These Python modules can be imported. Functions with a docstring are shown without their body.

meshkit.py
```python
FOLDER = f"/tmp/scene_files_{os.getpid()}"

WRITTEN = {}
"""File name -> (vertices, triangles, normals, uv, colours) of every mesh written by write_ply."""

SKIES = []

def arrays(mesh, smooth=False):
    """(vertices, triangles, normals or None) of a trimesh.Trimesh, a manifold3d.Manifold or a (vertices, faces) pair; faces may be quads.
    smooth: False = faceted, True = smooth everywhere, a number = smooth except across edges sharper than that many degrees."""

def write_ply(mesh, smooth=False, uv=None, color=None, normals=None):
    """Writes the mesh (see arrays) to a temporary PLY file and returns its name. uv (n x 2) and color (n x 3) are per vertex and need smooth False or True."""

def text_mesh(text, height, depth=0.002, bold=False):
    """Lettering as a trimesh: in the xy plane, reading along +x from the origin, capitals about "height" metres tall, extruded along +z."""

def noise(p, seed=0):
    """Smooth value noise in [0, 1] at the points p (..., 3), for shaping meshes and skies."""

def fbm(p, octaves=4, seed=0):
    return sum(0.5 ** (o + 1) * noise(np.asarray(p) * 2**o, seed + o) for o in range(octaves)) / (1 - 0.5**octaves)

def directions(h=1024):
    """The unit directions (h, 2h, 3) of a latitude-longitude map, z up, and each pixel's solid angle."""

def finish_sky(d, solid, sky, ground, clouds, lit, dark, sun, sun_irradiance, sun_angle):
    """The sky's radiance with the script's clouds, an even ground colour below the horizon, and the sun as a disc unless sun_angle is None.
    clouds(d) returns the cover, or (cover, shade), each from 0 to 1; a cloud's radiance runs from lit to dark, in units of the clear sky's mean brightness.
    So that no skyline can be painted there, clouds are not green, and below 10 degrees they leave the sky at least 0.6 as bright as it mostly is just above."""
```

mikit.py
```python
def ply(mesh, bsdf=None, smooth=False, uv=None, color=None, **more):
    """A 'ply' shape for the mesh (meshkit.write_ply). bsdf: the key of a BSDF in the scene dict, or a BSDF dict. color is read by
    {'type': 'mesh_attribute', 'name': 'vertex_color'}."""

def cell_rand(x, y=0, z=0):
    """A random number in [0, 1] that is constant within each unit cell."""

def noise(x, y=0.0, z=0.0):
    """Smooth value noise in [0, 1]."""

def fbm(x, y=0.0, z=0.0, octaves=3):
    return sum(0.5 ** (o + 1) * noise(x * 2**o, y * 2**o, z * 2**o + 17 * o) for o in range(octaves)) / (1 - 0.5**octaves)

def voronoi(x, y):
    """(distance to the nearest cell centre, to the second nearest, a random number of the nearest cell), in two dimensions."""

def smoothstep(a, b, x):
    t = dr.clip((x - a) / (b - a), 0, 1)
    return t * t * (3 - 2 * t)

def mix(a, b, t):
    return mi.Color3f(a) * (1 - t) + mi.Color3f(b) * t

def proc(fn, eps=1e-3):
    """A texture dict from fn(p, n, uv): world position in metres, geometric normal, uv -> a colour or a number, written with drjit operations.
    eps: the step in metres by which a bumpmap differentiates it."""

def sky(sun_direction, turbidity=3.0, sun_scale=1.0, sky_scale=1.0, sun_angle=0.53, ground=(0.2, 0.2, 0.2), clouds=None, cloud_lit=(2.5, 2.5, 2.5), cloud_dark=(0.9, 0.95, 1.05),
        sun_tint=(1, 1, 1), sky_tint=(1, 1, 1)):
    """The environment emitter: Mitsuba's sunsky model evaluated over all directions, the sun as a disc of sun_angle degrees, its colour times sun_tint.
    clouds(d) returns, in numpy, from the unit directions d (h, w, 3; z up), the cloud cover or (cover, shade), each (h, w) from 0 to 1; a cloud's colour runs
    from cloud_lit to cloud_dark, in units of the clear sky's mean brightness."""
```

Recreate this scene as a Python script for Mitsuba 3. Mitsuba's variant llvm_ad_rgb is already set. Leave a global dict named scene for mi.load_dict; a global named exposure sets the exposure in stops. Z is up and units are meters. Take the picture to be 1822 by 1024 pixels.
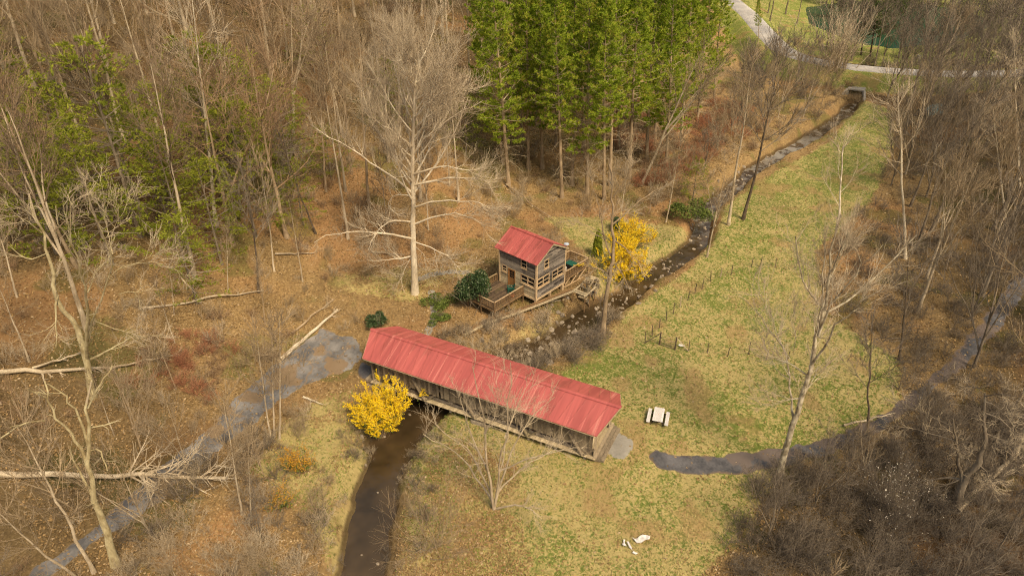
import math
import numpy as np
import drjit as dr
import mitsuba as mi
import mikit
import meshkit
from scipy.spatial import Delaunay, cKDTree
import shapely
from shapely.geometry import Polygon, Point, LineString
from mikit import noise, fbm, voronoi, cell_rand, smoothstep, mix, proc

scene, labels = {}, {}
T = mi.ScalarTransform4f
PI = math.pi

# ---------------------------------------------------------------- camera, sky, exposure
PITCH = math.radians(31.7)
scene['camera'] = {'type': 'perspective', 'fov': 73.0, 'fov_axis': 'x', 'near_clip': 0.5, 'far_clip': 3000.0,
                   'to_world': T().look_at(origin=[0, 0, 44], target=[0, math.cos(PITCH), 44 - math.sin(PITCH)], up=[0, 0, 1])}


def thin_cloud(d):
    c = meshkit.fbm(d * np.array([3.0, 3.0, 6.0]) + 7.3, 4)
    return np.clip(0.70 + 1.1 * (c - 0.45), 0.3, 0.97), np.clip(0.8 - 1.2 * c, 0, 0.6)


scene['sky'] = mikit.sky([0.34, -0.52, 0.78], turbidity=3.5, sun_scale=1.0, sun_angle=22.0, sun_tint=(1.07, 1.0, 0.86), sky_tint=(1.0, 1.0, 0.97),
                         clouds=thin_cloud, cloud_lit=(1.75, 1.70, 1.58), cloud_dark=(0.9, 0.89, 0.87), ground=(0.16, 0.13, 0.08))
exposure = 1.72
# ---------------------------------------------------------------- the lie of the land (world metres)
STREAM = np.array([(-6, -60), (-9.5, -10), (-11.6, 18), (-11.4, 32.8), (-11.4, 37.6), (-11.3, 42.4), (-10.9, 46.5), (-8.4, 50.3), (-4.7, 54.9), (1.1, 58.6), (4.9, 61.6), (8.4, 65.4), (12.8, 69.6), (17.1, 75.5),
                   (21.6, 79.8), (25.6, 84.5), (29.6, 96.3), (35.1, 102.5), (41.2, 110.7), (49.1, 118.6), (56.3, 125.9), (68.1, 139.2), (73.6, 148.0)], float)
ROAD = np.array([(76, 300, 11), (72, 262, 8.6), (68, 229, 7.0), (68, 210, 6.3), (66.0, 188, 5.6), (65.0, 172, 5.1), (67.5, 165, 4.7), (72.5, 161.5, 4.4), (78, 158.5, 4.2), (86, 155.5, 4.2), (95, 153, 4.3), (105, 152, 4.5), (125, 153, 5.5), (160, 160, 9), (220, 170, 18)], float)
POND = Polygon([(94, 198), (102, 191), (116, 197), (131, 207), (147, 222), (151, 245), (139, 262), (118, 262), (100, 250), (92, 225)])
POND_LEVEL = 1.2


def poly_dist(x, y, line):
    """Distance to a polyline, signed (+ to its left), and the interpolated values of its further columns."""
    p = np.stack([x, y], -1)
    best, sign, more = np.full(x.shape, 1e9), np.ones(x.shape), np.zeros(x.shape + (line.shape[1] - 2,))
    for a, b in zip(line[:-1], line[1:]):
        d = b[:2] - a[:2]
        t = np.clip(((p - a[:2]) @ d) / (d @ d), 0, 1)
        q = p - (a[:2] + t[..., None] * d)
        dist = np.hypot(q[..., 0], q[..., 1])
        m = dist < best
        best = np.where(m, dist, best)
        sign = np.where(m, np.sign(d[0] * q[..., 1] - d[1] * q[..., 0] + 1e-9), sign)
        more = np.where(m[..., None], a[2:] + t[..., None] * (b[2:] - a[2:]), more)
    return best, sign, more


def sstep(a, b, x):
    t = np.clip((x - a) / (b - a), 0, 1)
    return t * t * (3 - 2 * t)


def softplus(x, k):
    return k * np.logaddexp(0, x / k)


def vnoise(x, y, scale, seed=0, octaves=3):
    return meshkit.fbm(np.stack([x / scale, y / scale, np.zeros_like(x)], -1), octaves, seed)


def water_level(y):
    return -1.6 + 0.010 * np.clip(np.asarray(y, float) - 45, 0, 120)


POND_RING = np.array(POND.exterior.coords)


def inside_dist(x, y, ring):
    """Signed distance to a closed ring, + inside."""
    dist, _, _ = poly_dist(x, y, ring)
    return np.where(shapely.contains_xy(Polygon(ring), x, y), dist, -dist)


def terrain(x, y):
    x, y = np.asarray(x, float), np.asarray(y, float)
    u = -0.85 * x + 0.53 * y
    z = 0.012 * np.clip(y - 60, 0, 140)
    left = softplus(u - 51.0 + 5 * (vnoise(x, y, 30, 3) - 0.5), 3.0)
    z = z + 0.40 * left + 4.0 * (vnoise(x, y, 34, 5) - 0.5) * sstep(4, 30, left)
    u2 = x - 0.25 * (y - 60)
    right = softplus(u2 - 66.0, 5.0)
    z = z + 0.26 * right * (1 - sstep(120, 180, y)) + 2.0 * (vnoise(x, y, 26, 8) - 0.5) * sstep(4, 25, right)
    z = z + 0.32 * softplus(y - 285, 12)
    z = z + 0.28 * (vnoise(x, y, 6, 11) - 0.5) + 0.12 * (vnoise(x, y, 1.7, 12, 2) - 0.5)
    for px, py, up in ((9.6, 43.6, 0.62), (-14.2, 55.8, 0.60)):                       # the ground rises to the bridge portals
        z = z + (np.maximum(z, up) - z) * np.exp(-((x - px) ** 2 + (y - py) ** 2) / 14.0)
    # pond
    pd = inside_dist(x, y, POND_RING)
    z = np.where(pd > -14, z + (POND_LEVEL + 0.5 - z) * sstep(-14, -3, pd), z)
    z = z - 2.2 * sstep(-1.5, 3, pd)
    # road bank
    rd, _, rz = poly_dist(x, y, ROAD)
    z = z + (rz[..., 0] - z) * sstep(9.5, 3.3, rd)
    # stream
    sd, ss, _ = poly_dist(x, y, STREAM)
    w = water_level(y)
    half = 1.25 - 0.55 * sstep(55, 80, y) + 1.3 * (vnoise(x, y, 3.0, 21) - 0.5)
    mill_side = (ss > 0) & (y > 45)
    bank = np.where(mill_side & (y < 72), 4.0, 2.0) + 1.2 * (vnoise(x, y, 5, 22) - 0.5)
    cut = sstep(0, 1, (sd - half) / bank)
    return np.where(sd < 9, (w - 0.28) + (z - (w - 0.28)) * cut, z)
# ---------------------------------------------------------------- where things stand (world metres)
PATH_LEFT = [(-20.98, 61.98), (-19.38, 61.55), (-18.39, 60.86), (-17.31, 60.72), (-16.36, 59.7), (-15.63, 58.09), (-15.41, 56.36), (-15.94, 55.49), (-16.09, 55.24), (-17.14, 54.35), (-18.8, 53.87), (-20.54, 52.59), (-21.33, 51.43), (-22.05, 50.61), (-22.75, 49.09), (-23.2, 47.66), (-24.0, 46.59), (-25.27, 44.43), (-26.46, 42.4), (-27.74, 39.66), (-28.68, 37.62), (-29.61, 36.26), (-31.23, 34.69), (-32.3, 32.71), (-32.97, 31.32), (-33.65, 28.73), (-35.9, 28.68), (-34.83, 32.16), (-32.74, 35.15), (-31.94, 37.51), (-30.92, 39.64), (-29.89, 42.03), (-28.78, 44.65), (-27.08, 47.49), (-27.08, 49.71), (-25.74, 52.13), (-24.87, 54.67), (-23.67, 56.45), (-22.54, 58.76)]
PATH_CURB = [(-15.39, 56.26), (-14.1, 55.46), (-13.4, 53.85), (-14.16, 53.08), (-15.09, 53.62), (-15.69, 54.77)]
PATH_APRON = [(8.81, 46.51), (9.78, 45.84), (10.81, 44.86), (10.8, 44.19), (10.23, 43.33), (9.75, 42.33), (8.78, 42.59), (7.82, 43.57), (8.16, 45.1)]
PATH_RIGHT = [(12.0, 43.65), (12.74, 43.94), (14.3, 43.54), (15.06, 43.84), (16.56, 43.33), (18.29, 43.43), (20.16, 44.0), (24.22, 44.48), (28.83, 46.12), (33.94, 48.48), (39.61, 52.55), (45.63, 57.66), (51.97, 63.59), (58.16, 69.82), (64.38, 76.16), (65.97, 74.84), (60.17, 68.62), (53.89, 62.43), (46.98, 56.42), (39.79, 50.73), (33.25, 46.36), (27.87, 43.68), (23.43, 42.18), (20.37, 41.55), (17.41, 41.14), (15.34, 41.35), (13.23, 41.53), (11.83, 41.76), (11.75, 42.77)]
TRAIL_1 = [(-9.66, 69.94), (-8.98, 67.04), (-8.77, 64.16), (-9.18, 61.97), (-10.1, 60.91)]
TRAIL_2 = [(-12.06, 72.18), (-9.83, 73.95), (-7.78, 74.43), (-5.69, 74.58)]
MEADOW = [(73.92, 145.6), (58.06, 120.92), (48.68, 111.57), (38.71, 102.19), (31.45, 93.09), (26.19, 80.96), (22.19, 75.22), (17.52, 70.74), (12.64, 64.77), (7.68, 58.98), (4.12, 53.42), (4.85, 51.68), (-2.78, 51.72), (-7.65, 50.16), (-8.99, 45.79), (-8.71, 40.46), (-8.6, 36.09), (-8.3, 31.01), (13.19, 30.87), (17.09, 34.77), (20.12, 39.13), (26.1, 44.21), (35.92, 48.22), (40.06, 56.98), (35.69, 65.26), (39.68, 79.49), (53.83, 94.96), (67.87, 117.93), (76.62, 138.0)]
VERGE = [(-14.98, 53.02), (-19.02, 51.25), (-21.28, 47.75), (-22.84, 41.54), (-17.61, 37.98), (-13.28, 31.84), (-12.16, 33.18), (-11.72, 37.88), (-11.69, 43.36), (-13.54, 47.03), (-15.27, 50.07)]
MILL_GREEN = [(3.96, 90.0), (12.07, 90.27), (21.31, 87.64), (25.89, 87.56), (23.12, 81.94), (17.34, 76.81), (13.05, 72.0), (8.67, 69.4), (10.66, 76.51), (7.5, 82.66)]
SYCAMORE_LAWN = [(-21.05, 72.03), (-13.46, 75.36), (-2.94, 76.62), (-2.18, 74.51), (-7.58, 71.73), (-9.88, 67.54), (-17.7, 67.78), (-22.7, 67.47)]
DRY_BANK = [(-4.94, 61.04), (1.21, 65.22), (6.56, 68.21), (9.89, 67.85), (5.6, 62.86), (1.15, 59.31), (-0.67, 59.28)]
BROWN_BANK = [(-8.39, 45.3), (-4.14, 46.72), (1.39, 42.17), (0.85, 37.91), (2.03, 32.78), (1.15, 30.05), (-8.97, 30.82), (-8.58, 39.4)]
FENCE_A = [(25.75, 73.38), (24.28, 72.46), (22.84, 70.71), (21.77, 69.78), (20.63, 68.36), (19.46, 67.0), (18.42, 65.67), (17.32, 64.13), (16.27, 62.7), (15.23, 61.11), (14.27, 59.94)]
FENCE_GATE = [(15.73, 59.71), (17.22, 58.8)]
FENCE_B = [(18.59, 58.48), (20.48, 58.21), (22.48, 57.7), (24.82, 58.1), (26.33, 57.08), (28.34, 56.68)]
FENCE_C = [(27.22, 73.94), (30.23, 75.69), (31.34, 75.82), (33.22, 75.68), (35.65, 75.36)]
HERO = {'syc': (-11.56, 69.66, 28.21, 1.88, 0.31), 'syc_l': [[(0.0, 0.0, 0.0), (0.26, 0.04, 6.19), (0.66, 0.11, 12.45), (1.05, 0.17, 16.96), (1.44, 0.24, 20.62), (1.7, 0.28, 23.52), (2.12, 0.35, 26.3), (2.42, 0.4, 28.19)], [(0.74, 0.12, 12.78), (-0.89, -0.15, 14.67), (-3.06, -0.51, 16.47), (-5.13, -0.85, 18.46), (-7.19, -1.19, 19.91)], [(0.9, 0.15, 15.7), (-0.06, -0.01, 17.66), (-1.3, -0.22, 19.87), (-2.05, -0.34, 22.56), (-1.94, -0.32, 25.93)], [(1.13, 0.19, 18.08), (-0.74, -0.12, 19.84), (-2.42, -0.4, 21.12), (-3.2, -0.53, 23.19), (-3.5, -0.58, 25.45)], [(1.13, 0.19, 17.27), (2.05, 0.34, 18.77), (4.2, 0.7, 20.76), (6.85, 1.14, 22.11), (8.02, 1.33, 22.64)], [(1.33, 0.22, 19.11), (2.77, 0.46, 20.84), (5.16, 0.86, 22.78), (7.2, 1.2, 24.12)], [(1.51, 0.25, 20.91), (2.18, 0.36, 22.34), (3.77, 0.63, 23.42), (5.78, 0.96, 23.9), (7.2, 1.19, 23.95)], [(0.88, 0.15, 13.76), (3.56, 0.59, 14.36), (6.29, 1.04, 14.69), (9.02, 1.5, 13.84)], [(0.62, 0.1, 11.1), (2.81, 0.47, 11.95), (5.27, 0.87, 11.97), (7.74, 1.28, 11.78), (9.6, 1.59, 10.4)], [(0.53, 0.09, 9.03), (2.38, 0.4, 9.93), (4.58, 0.76, 10.45), (7.06, 1.17, 10.04), (8.3, 1.38, 8.74)], [(0.49, 0.08, 9.38), (-1.61, -0.27, 9.9), (-3.4, -0.56, 9.01), (-4.69, -0.78, 6.64)], [(0.34, 0.06, 7.27), (-2.35, -0.39, 8.43), (-4.7, -0.78, 9.33), (-7.71, -1.28, 9.37), (-9.57, -1.59, 8.83)], [(0.37, 0.06, 6.91), (2.46, 0.41, 6.0), (4.31, 0.72, 4.72), (5.86, 0.97, 2.68), (6.1, 1.01, 0.32)], [(0.29, 0.05, 6.56), (1.74, 0.29, 4.59), (1.96, 0.33, 3.06), (2.22, 0.37, 1.88)], [(0.72, 0.12, 12.44), (-1.05, -0.17, 12.91), (-2.03, -0.34, 11.98), (-2.06, -0.34, 10.28)], [(1.52, 0.25, 21.79), (0.68, 0.11, 23.29), (0.4, 0.07, 25.27), (0.2, 0.03, 27.47)], [(1.66, 0.28, 22.95), (2.56, 0.42, 24.62), (3.38, 0.56, 26.25), (3.86, 0.64, 27.86)], [(0.18, 0.03, 5.1), (-1.43, -0.24, 4.73), (-3.33, -0.55, 4.69), (-4.92, -0.82, 4.47)], [(0.91, 0.15, 15.06), (2.43, 0.4, 15.6), (4.84, 0.8, 15.96), (7.53, 1.25, 15.26)], [(0.27, 0.04, 5.46), (-0.54, -0.09, 4.05), (-1.1, -0.18, 2.59), (-1.35, -0.22, 1.85)]], 'crook': (-37.95, 48.12, 19.99, 3.74, 2.95), 'crook_l': [[(0.0, 0.0, 0.0), (0.52, 0.41, 3.84), (0.8, 0.63, 7.3), (0.35, 0.28, 8.98), (0.33, 0.26, 10.94), (0.8, 0.63, 14.44), (0.83, 0.65, 16.2), (0.8, 0.63, 17.92), (0.96, 0.76, 19.52)], [(0.52, 0.41, 3.84), (1.22, 0.96, 7.66), (1.89, 1.49, 11.29), (1.89, 1.49, 13.7), (1.82, 1.43, 15.55), (1.61, 1.27, 16.88), (1.79, 1.41, 18.52)], [(0.92, 0.72, 6.05), (2.15, 1.69, 9.48), (3.27, 2.58, 11.74), (3.77, 2.97, 13.69), (3.63, 2.87, 15.32), (3.41, 2.69, 17.19), (3.48, 2.74, 18.88)], [(3.27, 2.58, 11.74), (4.02, 3.17, 12.5), (5.03, 3.96, 12.33), (6.14, 4.84, 11.67), (7.21, 5.68, 10.51)], [(3.96, 3.13, 12.25), (4.86, 3.84, 12.4), (5.84, 4.6, 12.81), (6.92, 5.46, 12.79), (7.79, 6.15, 12.54)], [(0.8, 0.63, 14.44), (-0.48, -0.38, 13.98), (-0.95, -0.75, 15.7), (-1.11, -0.88, 16.74)], [(3.56, 2.81, 13.51), (4.35, 3.43, 15.56), (5.13, 4.04, 16.8), (5.96, 4.7, 17.52)], [(1.64, 1.29, 8.01), (2.72, 2.14, 6.55), (3.96, 3.12, 5.56), (5.2, 4.1, 5.19)], [(1.83, 1.44, 11.04), (2.88, 2.27, 12.73), (3.66, 2.89, 13.2)], [(3.77, 2.97, 13.69), (4.05, 3.19, 16.44), (4.5, 3.55, 18.03), (4.52, 3.57, 19.98)], [(0.67, 0.53, 3.74), (2.12, 1.67, 3.81), (3.5, 2.76, 4.26), (3.94, 3.1, 4.01)], [(0.83, 0.65, 16.2), (0.15, 0.12, 17.69), (-0.31, -0.25, 19.28)], [(0.39, 0.31, 10.64), (-0.41, -0.32, 8.53), (-0.75, -0.59, 6.41)], [(1.9, 1.5, 15.51), (2.19, 1.73, 17.4), (2.85, 2.24, 19.1)], [(3.46, 2.73, 9.97), (4.37, 3.45, 10.1), (4.58, 3.61, 7.66)]], 'snag': (-29.05, 32.55, 16.62, 0.43, 0.39), 'snag_l': [[(0.0, 0.0, -0.0), (0.19, 0.17, 3.15), (0.3, 0.27, 5.96), (0.64, 0.57, 8.38), (0.97, 0.86, 10.71), (1.46, 1.3, 13.28), (1.71, 1.52, 14.52), (2.18, 1.95, 16.02)], [(0.67, 0.6, 8.89), (0.69, 0.62, 10.95), (0.56, 0.5, 12.56), (0.33, 0.3, 14.19), (0.31, 0.27, 15.6), (0.42, 0.38, 16.76)], [(1.04, 0.93, 11.15), (1.16, 1.03, 13.04), (1.18, 1.05, 14.22), (1.05, 0.94, 15.26), (0.68, 0.6, 16.49)], [(1.59, 1.42, 13.89), (2.13, 1.91, 14.66), (2.63, 2.35, 15.23), (3.28, 2.93, 15.92)], [(1.3, 1.16, 12.43), (1.73, 1.55, 12.22), (2.44, 2.18, 12.14)], [(0.31, 0.27, 15.6), (0.01, 0.01, 16.27), (-0.23, -0.2, 16.68)], [(0.35, 0.32, 6.46), (0.21, 0.18, 9.33), (0.28, 0.25, 11.32)], [(0.45, 0.4, 15.71), (0.12, 0.11, 16.28)], [(0.97, 0.86, 10.71), (1.43, 1.27, 10.81), (1.27, 1.13, 8.86)], [(-0.15, -0.14, 14.12), (-0.94, -0.84, 14.67), (-1.89, -1.69, 14.18)]], 'lichen': (22.32, 40.95, 24.06, -0.52, 0.28), 'lichen_l': [[(0.0, 0.0, 0.0), (-0.08, 0.04, 3.82), (0.02, -0.01, 7.47), (0.02, -0.01, 11.37), (-0.05, 0.03, 14.45), (-0.12, 0.06, 17.36), (-0.39, 0.21, 20.03), (-0.58, 0.32, 22.58), (-0.7, 0.38, 24.21)], [(-0.06, 0.03, 6.26), (-0.94, 0.51, 8.73), (-1.56, 0.85, 11.22), (-2.67, 1.45, 12.37), (-3.81, 2.08, 13.76), (-4.94, 2.69, 14.63), (-5.9, 3.21, 15.31)], [(-0.05, 0.03, 14.45), (0.13, -0.07, 16.97), (0.59, -0.32, 19.45), (1.25, -0.68, 21.42), (1.83, -1.0, 22.85)], [(-0.03, 0.01, 11.61), (0.51, -0.28, 14.17), (0.97, -0.53, 16.8), (1.93, -1.05, 19.0)], [(-0.1, 0.05, 15.92), (-0.61, 0.33, 19.05), (-1.11, 0.61, 21.13), (-1.41, 0.77, 22.35)], [(-1.42, 0.77, 11.01), (-2.75, 1.5, 12.87), (-3.83, 2.09, 15.04), (-4.82, 2.62, 16.69), (-5.96, 3.25, 17.05)], [(-0.0, 0.0, 8.6), (-0.83, 0.45, 8.1), (-1.82, 0.99, 7.28)], [(-0.31, 0.17, 19.15), (0.01, -0.01, 21.47), (0.05, -0.03, 22.76)], [(-1.32, 0.72, 11.87), (-1.43, 0.78, 13.91), (-1.9, 1.04, 15.75)], [(-0.97, 0.53, 9.28), (-1.98, 1.08, 9.38), (-3.2, 1.74, 11.08), (-3.96, 2.16, 12.38)], [(-0.05, 0.03, 10.8), (-1.39, 0.76, 11.3), (-2.5, 1.36, 11.37)], [(0.02, -0.01, 7.47), (0.3, -0.16, 9.86), (0.5, -0.27, 11.58)]], 'milltree': (9.92, 61.94, 19.6, -1.17, 0.19), 'milltree_l': [[(0.0, 0.0, 0.0), (0.09, -0.02, 3.83), (0.19, -0.03, 7.32), (0.44, -0.07, 9.36), (0.41, -0.07, 11.3), (-0.01, 0.0, 13.16), (-0.04, 0.01, 15.0), (-0.11, 0.02, 17.38), (-0.65, 0.1, 19.64)], [(0.44, -0.07, 9.36), (-0.24, 0.04, 10.28), (-0.69, 0.11, 11.85), (-1.14, 0.18, 13.69), (-1.63, 0.26, 16.09)], [(-0.01, 0.0, 13.16), (1.11, -0.18, 14.18), (2.58, -0.41, 15.8), (3.8, -0.61, 16.77), (5.04, -0.81, 17.44)], [(-0.69, 0.11, 11.85), (-2.08, 0.33, 12.68), (-3.78, 0.6, 13.3)], [(0.33, -0.05, 11.61), (1.4, -0.22, 10.74), (2.01, -0.32, 10.15), (3.23, -0.52, 8.95)], [(0.34, -0.05, 9.21), (1.33, -0.21, 8.11), (2.01, -0.32, 6.82), (2.4, -0.38, 5.61)], [(0.4, -0.06, 9.15), (-0.08, 0.01, 7.97)], [(-1.01, 0.16, 13.39), (-0.51, 0.08, 14.05), (0.82, -0.13, 14.46), (1.63, -0.26, 14.4)], [(-1.61, 0.26, 15.79), (-2.34, 0.37, 17.22), (-2.71, 0.43, 18.94)], [(-0.07, 0.01, 16.2), (0.79, -0.13, 18.02), (1.43, -0.23, 19.77)], [(0.07, -0.01, 1.65), (-0.47, 0.07, 3.41), (-0.87, 0.14, 4.09)], [(0.18, -0.03, 7.46), (-1.24, 0.2, 8.2), (-2.19, 0.35, 7.78)]], 'gnarl': (35.42, 37.74, 11.5, -1.21, 1.14), 'gnarl_l': [[(0.0, 0.0, 0.0), (-0.29, 0.27, 1.95), (-0.23, 0.22, 3.26), (0.01, -0.01, 5.02), (-0.09, 0.09, 6.68), (-0.41, 0.38, 8.38), (-0.88, 0.83, 10.17), (-1.04, 0.98, 11.11)], [(-0.3, 0.28, 2.89), (-0.83, 0.78, 4.5), (-1.37, 1.28, 6.38), (-1.84, 1.73, 8.26)], [(-1.01, 0.95, 10.87), (-0.47, 0.44, 11.67), (0.38, -0.35, 12.14)], [(-1.33, 1.24, 11.41), (-1.55, 1.46, 11.24), (-1.95, 1.83, 11.19)], [(-0.42, 0.4, 2.94), (-1.42, 1.33, 2.38), (-2.32, 2.17, 0.83), (-2.62, 2.46, -0.47)], [(-1.37, 1.28, 6.38), (-2.54, 2.39, 6.21), (-3.67, 3.44, 5.82), (-4.53, 4.25, 5.49)], [(-1.68, 1.58, 7.55), (-2.69, 2.52, 7.54), (-4.01, 3.76, 7.48), (-4.9, 4.6, 7.33)], [(-0.32, 0.3, 7.89), (0.73, -0.68, 7.72), (1.37, -1.28, 7.75)], [(-0.68, 0.63, 9.53), (0.02, -0.02, 9.58), (0.99, -0.93, 8.79)], [(0.01, -0.01, 5.02), (0.52, -0.49, 4.62), (0.92, -0.86, 3.51)], [(-0.35, 0.33, 3.14), (-0.98, 0.92, 1.74), (-1.98, 1.86, 0.72)], [(-0.89, 0.83, 10.44), (-0.46, 0.43, 10.52), (0.08, -0.07, 9.9)]], 'thicket': (-1.39, 37.63, 14.86, 1.16, 0.04), 'thicket_l': [[(0.0, -0.0, 0.0), (-0.45, -0.02, 4.71), (-0.62, -0.02, 8.73), (-1.03, -0.04, 11.94), (-1.16, -0.04, 14.44)], [(0.0, -0.0, 0.0), (0.49, 0.02, 4.67), (0.94, 0.03, 9.23), (1.27, 0.05, 12.38), (1.43, 0.05, 14.85)], [(0.0, 0.0, 0.33), (1.13, 0.04, 5.24), (2.38, 0.09, 8.07), (3.38, 0.12, 9.69), (4.36, 0.16, 10.99)], [(-0.08, -0.0, 0.98), (-1.22, -0.04, 4.74), (-2.61, -0.1, 7.12), (-3.98, -0.15, 8.57), (-4.73, -0.17, 9.69)], [(0.0, 0.0, 0.33), (-1.26, -0.05, 2.92), (-3.3, -0.12, 5.71), (-4.72, -0.17, 6.63), (-5.53, -0.2, 6.94)], [(0.24, 0.01, 1.6), (2.21, 0.08, 4.01), (4.12, 0.15, 5.13), (5.6, 0.21, 5.37)], [(0.49, 0.02, 4.67), (2.61, 0.1, 6.36), (4.28, 0.16, 6.87), (5.51, 0.2, 7.68)], [(-0.38, -0.01, 4.11), (-1.57, -0.06, 7.09), (-2.3, -0.08, 9.88), (-2.61, -0.1, 11.99)], [(0.81, 0.03, 8.13), (1.75, 0.06, 10.81), (2.53, 0.09, 12.34), (2.9, 0.11, 13.83)], [(0.0, -0.0, 0.0), (2.23, 0.08, 1.52), (3.59, 0.13, -0.15)], [(-0.63, -0.02, 8.18), (0.34, 0.01, 10.85), (0.56, 0.02, 12.91)], [(0.25, 0.01, 2.23), (1.14, 0.04, 6.99), (1.55, 0.06, 9.75), (2.34, 0.09, 11.57)]]}
BARE = [(-35.1, 73.82, 25.82, 2.67, 1.27, 'white'), (-44.71, 74.74, 23.33, 0.04, 0.03, 'pale'), (-51.88, 80.35, 20.05, -0.03, -0.02, 'pale'), (-30.1, 90.96, 20.21, 2.95, 0.98, 'fork'), (-19.04, 83.93, 22.88, 1.32, 0.3, 'tall'), (-27.56, 69.27, 13.42, 0.78, 0.31, 'slim'), (-24.46, 76.97, 13.22, -1.86, -0.59, 'dark'), (-43.83, 49.92, 9.51, 0.22, 0.19, 'pale'), (-30.32, 31.88, 14.44, -0.35, -0.33, 'lean'), (-31.17, 31.34, 10.53, -1.6, -1.6, 'lean'), (-21.57, 45.57, 11.73, 0.69, 0.33, 'slim'), (-21.31, 45.72, 12.12, 1.77, 0.82, 'slim'), (-20.81, 45.57, 12.67, 2.1, 0.96, 'slim'), (-21.37, 37.12, 11.7, 0.88, 0.51, 'slim'), (-20.44, 36.57, 8.61, 1.14, 0.63, 'slim'), (50.82, 78.02, 22.67, -5.7, 3.71, 'white'), (68.78, 86.56, 16.82, -5.35, 4.26, 'white'), (77.21, 97.4, 21.48, -6.34, 5.03, 'white'), (33.06, 89.4, 23.13, 0.78, -0.29, 'dark'), (30.48, 87.58, 22.44, -0.25, 0.09, 'pale'), (25.28, 78.42, 11.49, 0.44, -0.14, 'fork'), (20.21, 100.88, 21.98, 6.61, -1.32, 'fork'), (14.49, 100.98, 22.82, -1.03, 0.15, 'tall'), (40.06, 56.98, 13.64, -2.01, 1.41, 'dark'), (31.92, 45.64, 12.38, -2.04, 1.42, 'dark'), (14.54, 84.29, 13.63, 0.66, -0.11, 'slim'), (21.85, 88.44, 12.84, 0.69, -0.17, 'slim'), (-31.26, 64.44, 7.93, 1.31, 0.64, 'slim'), (-28.36, 65.59, 14.44, 1.44, 0.62, 'dark'), (-35.01, 59.54, 6.39, 0.87, 0.51, 'slim'), (-9.21, 94.81, 14.09, -0.1, -0.01, 'slim'), (-24.73, 85.0, 17.39, 1.04, 0.3, 'tall')]
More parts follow.
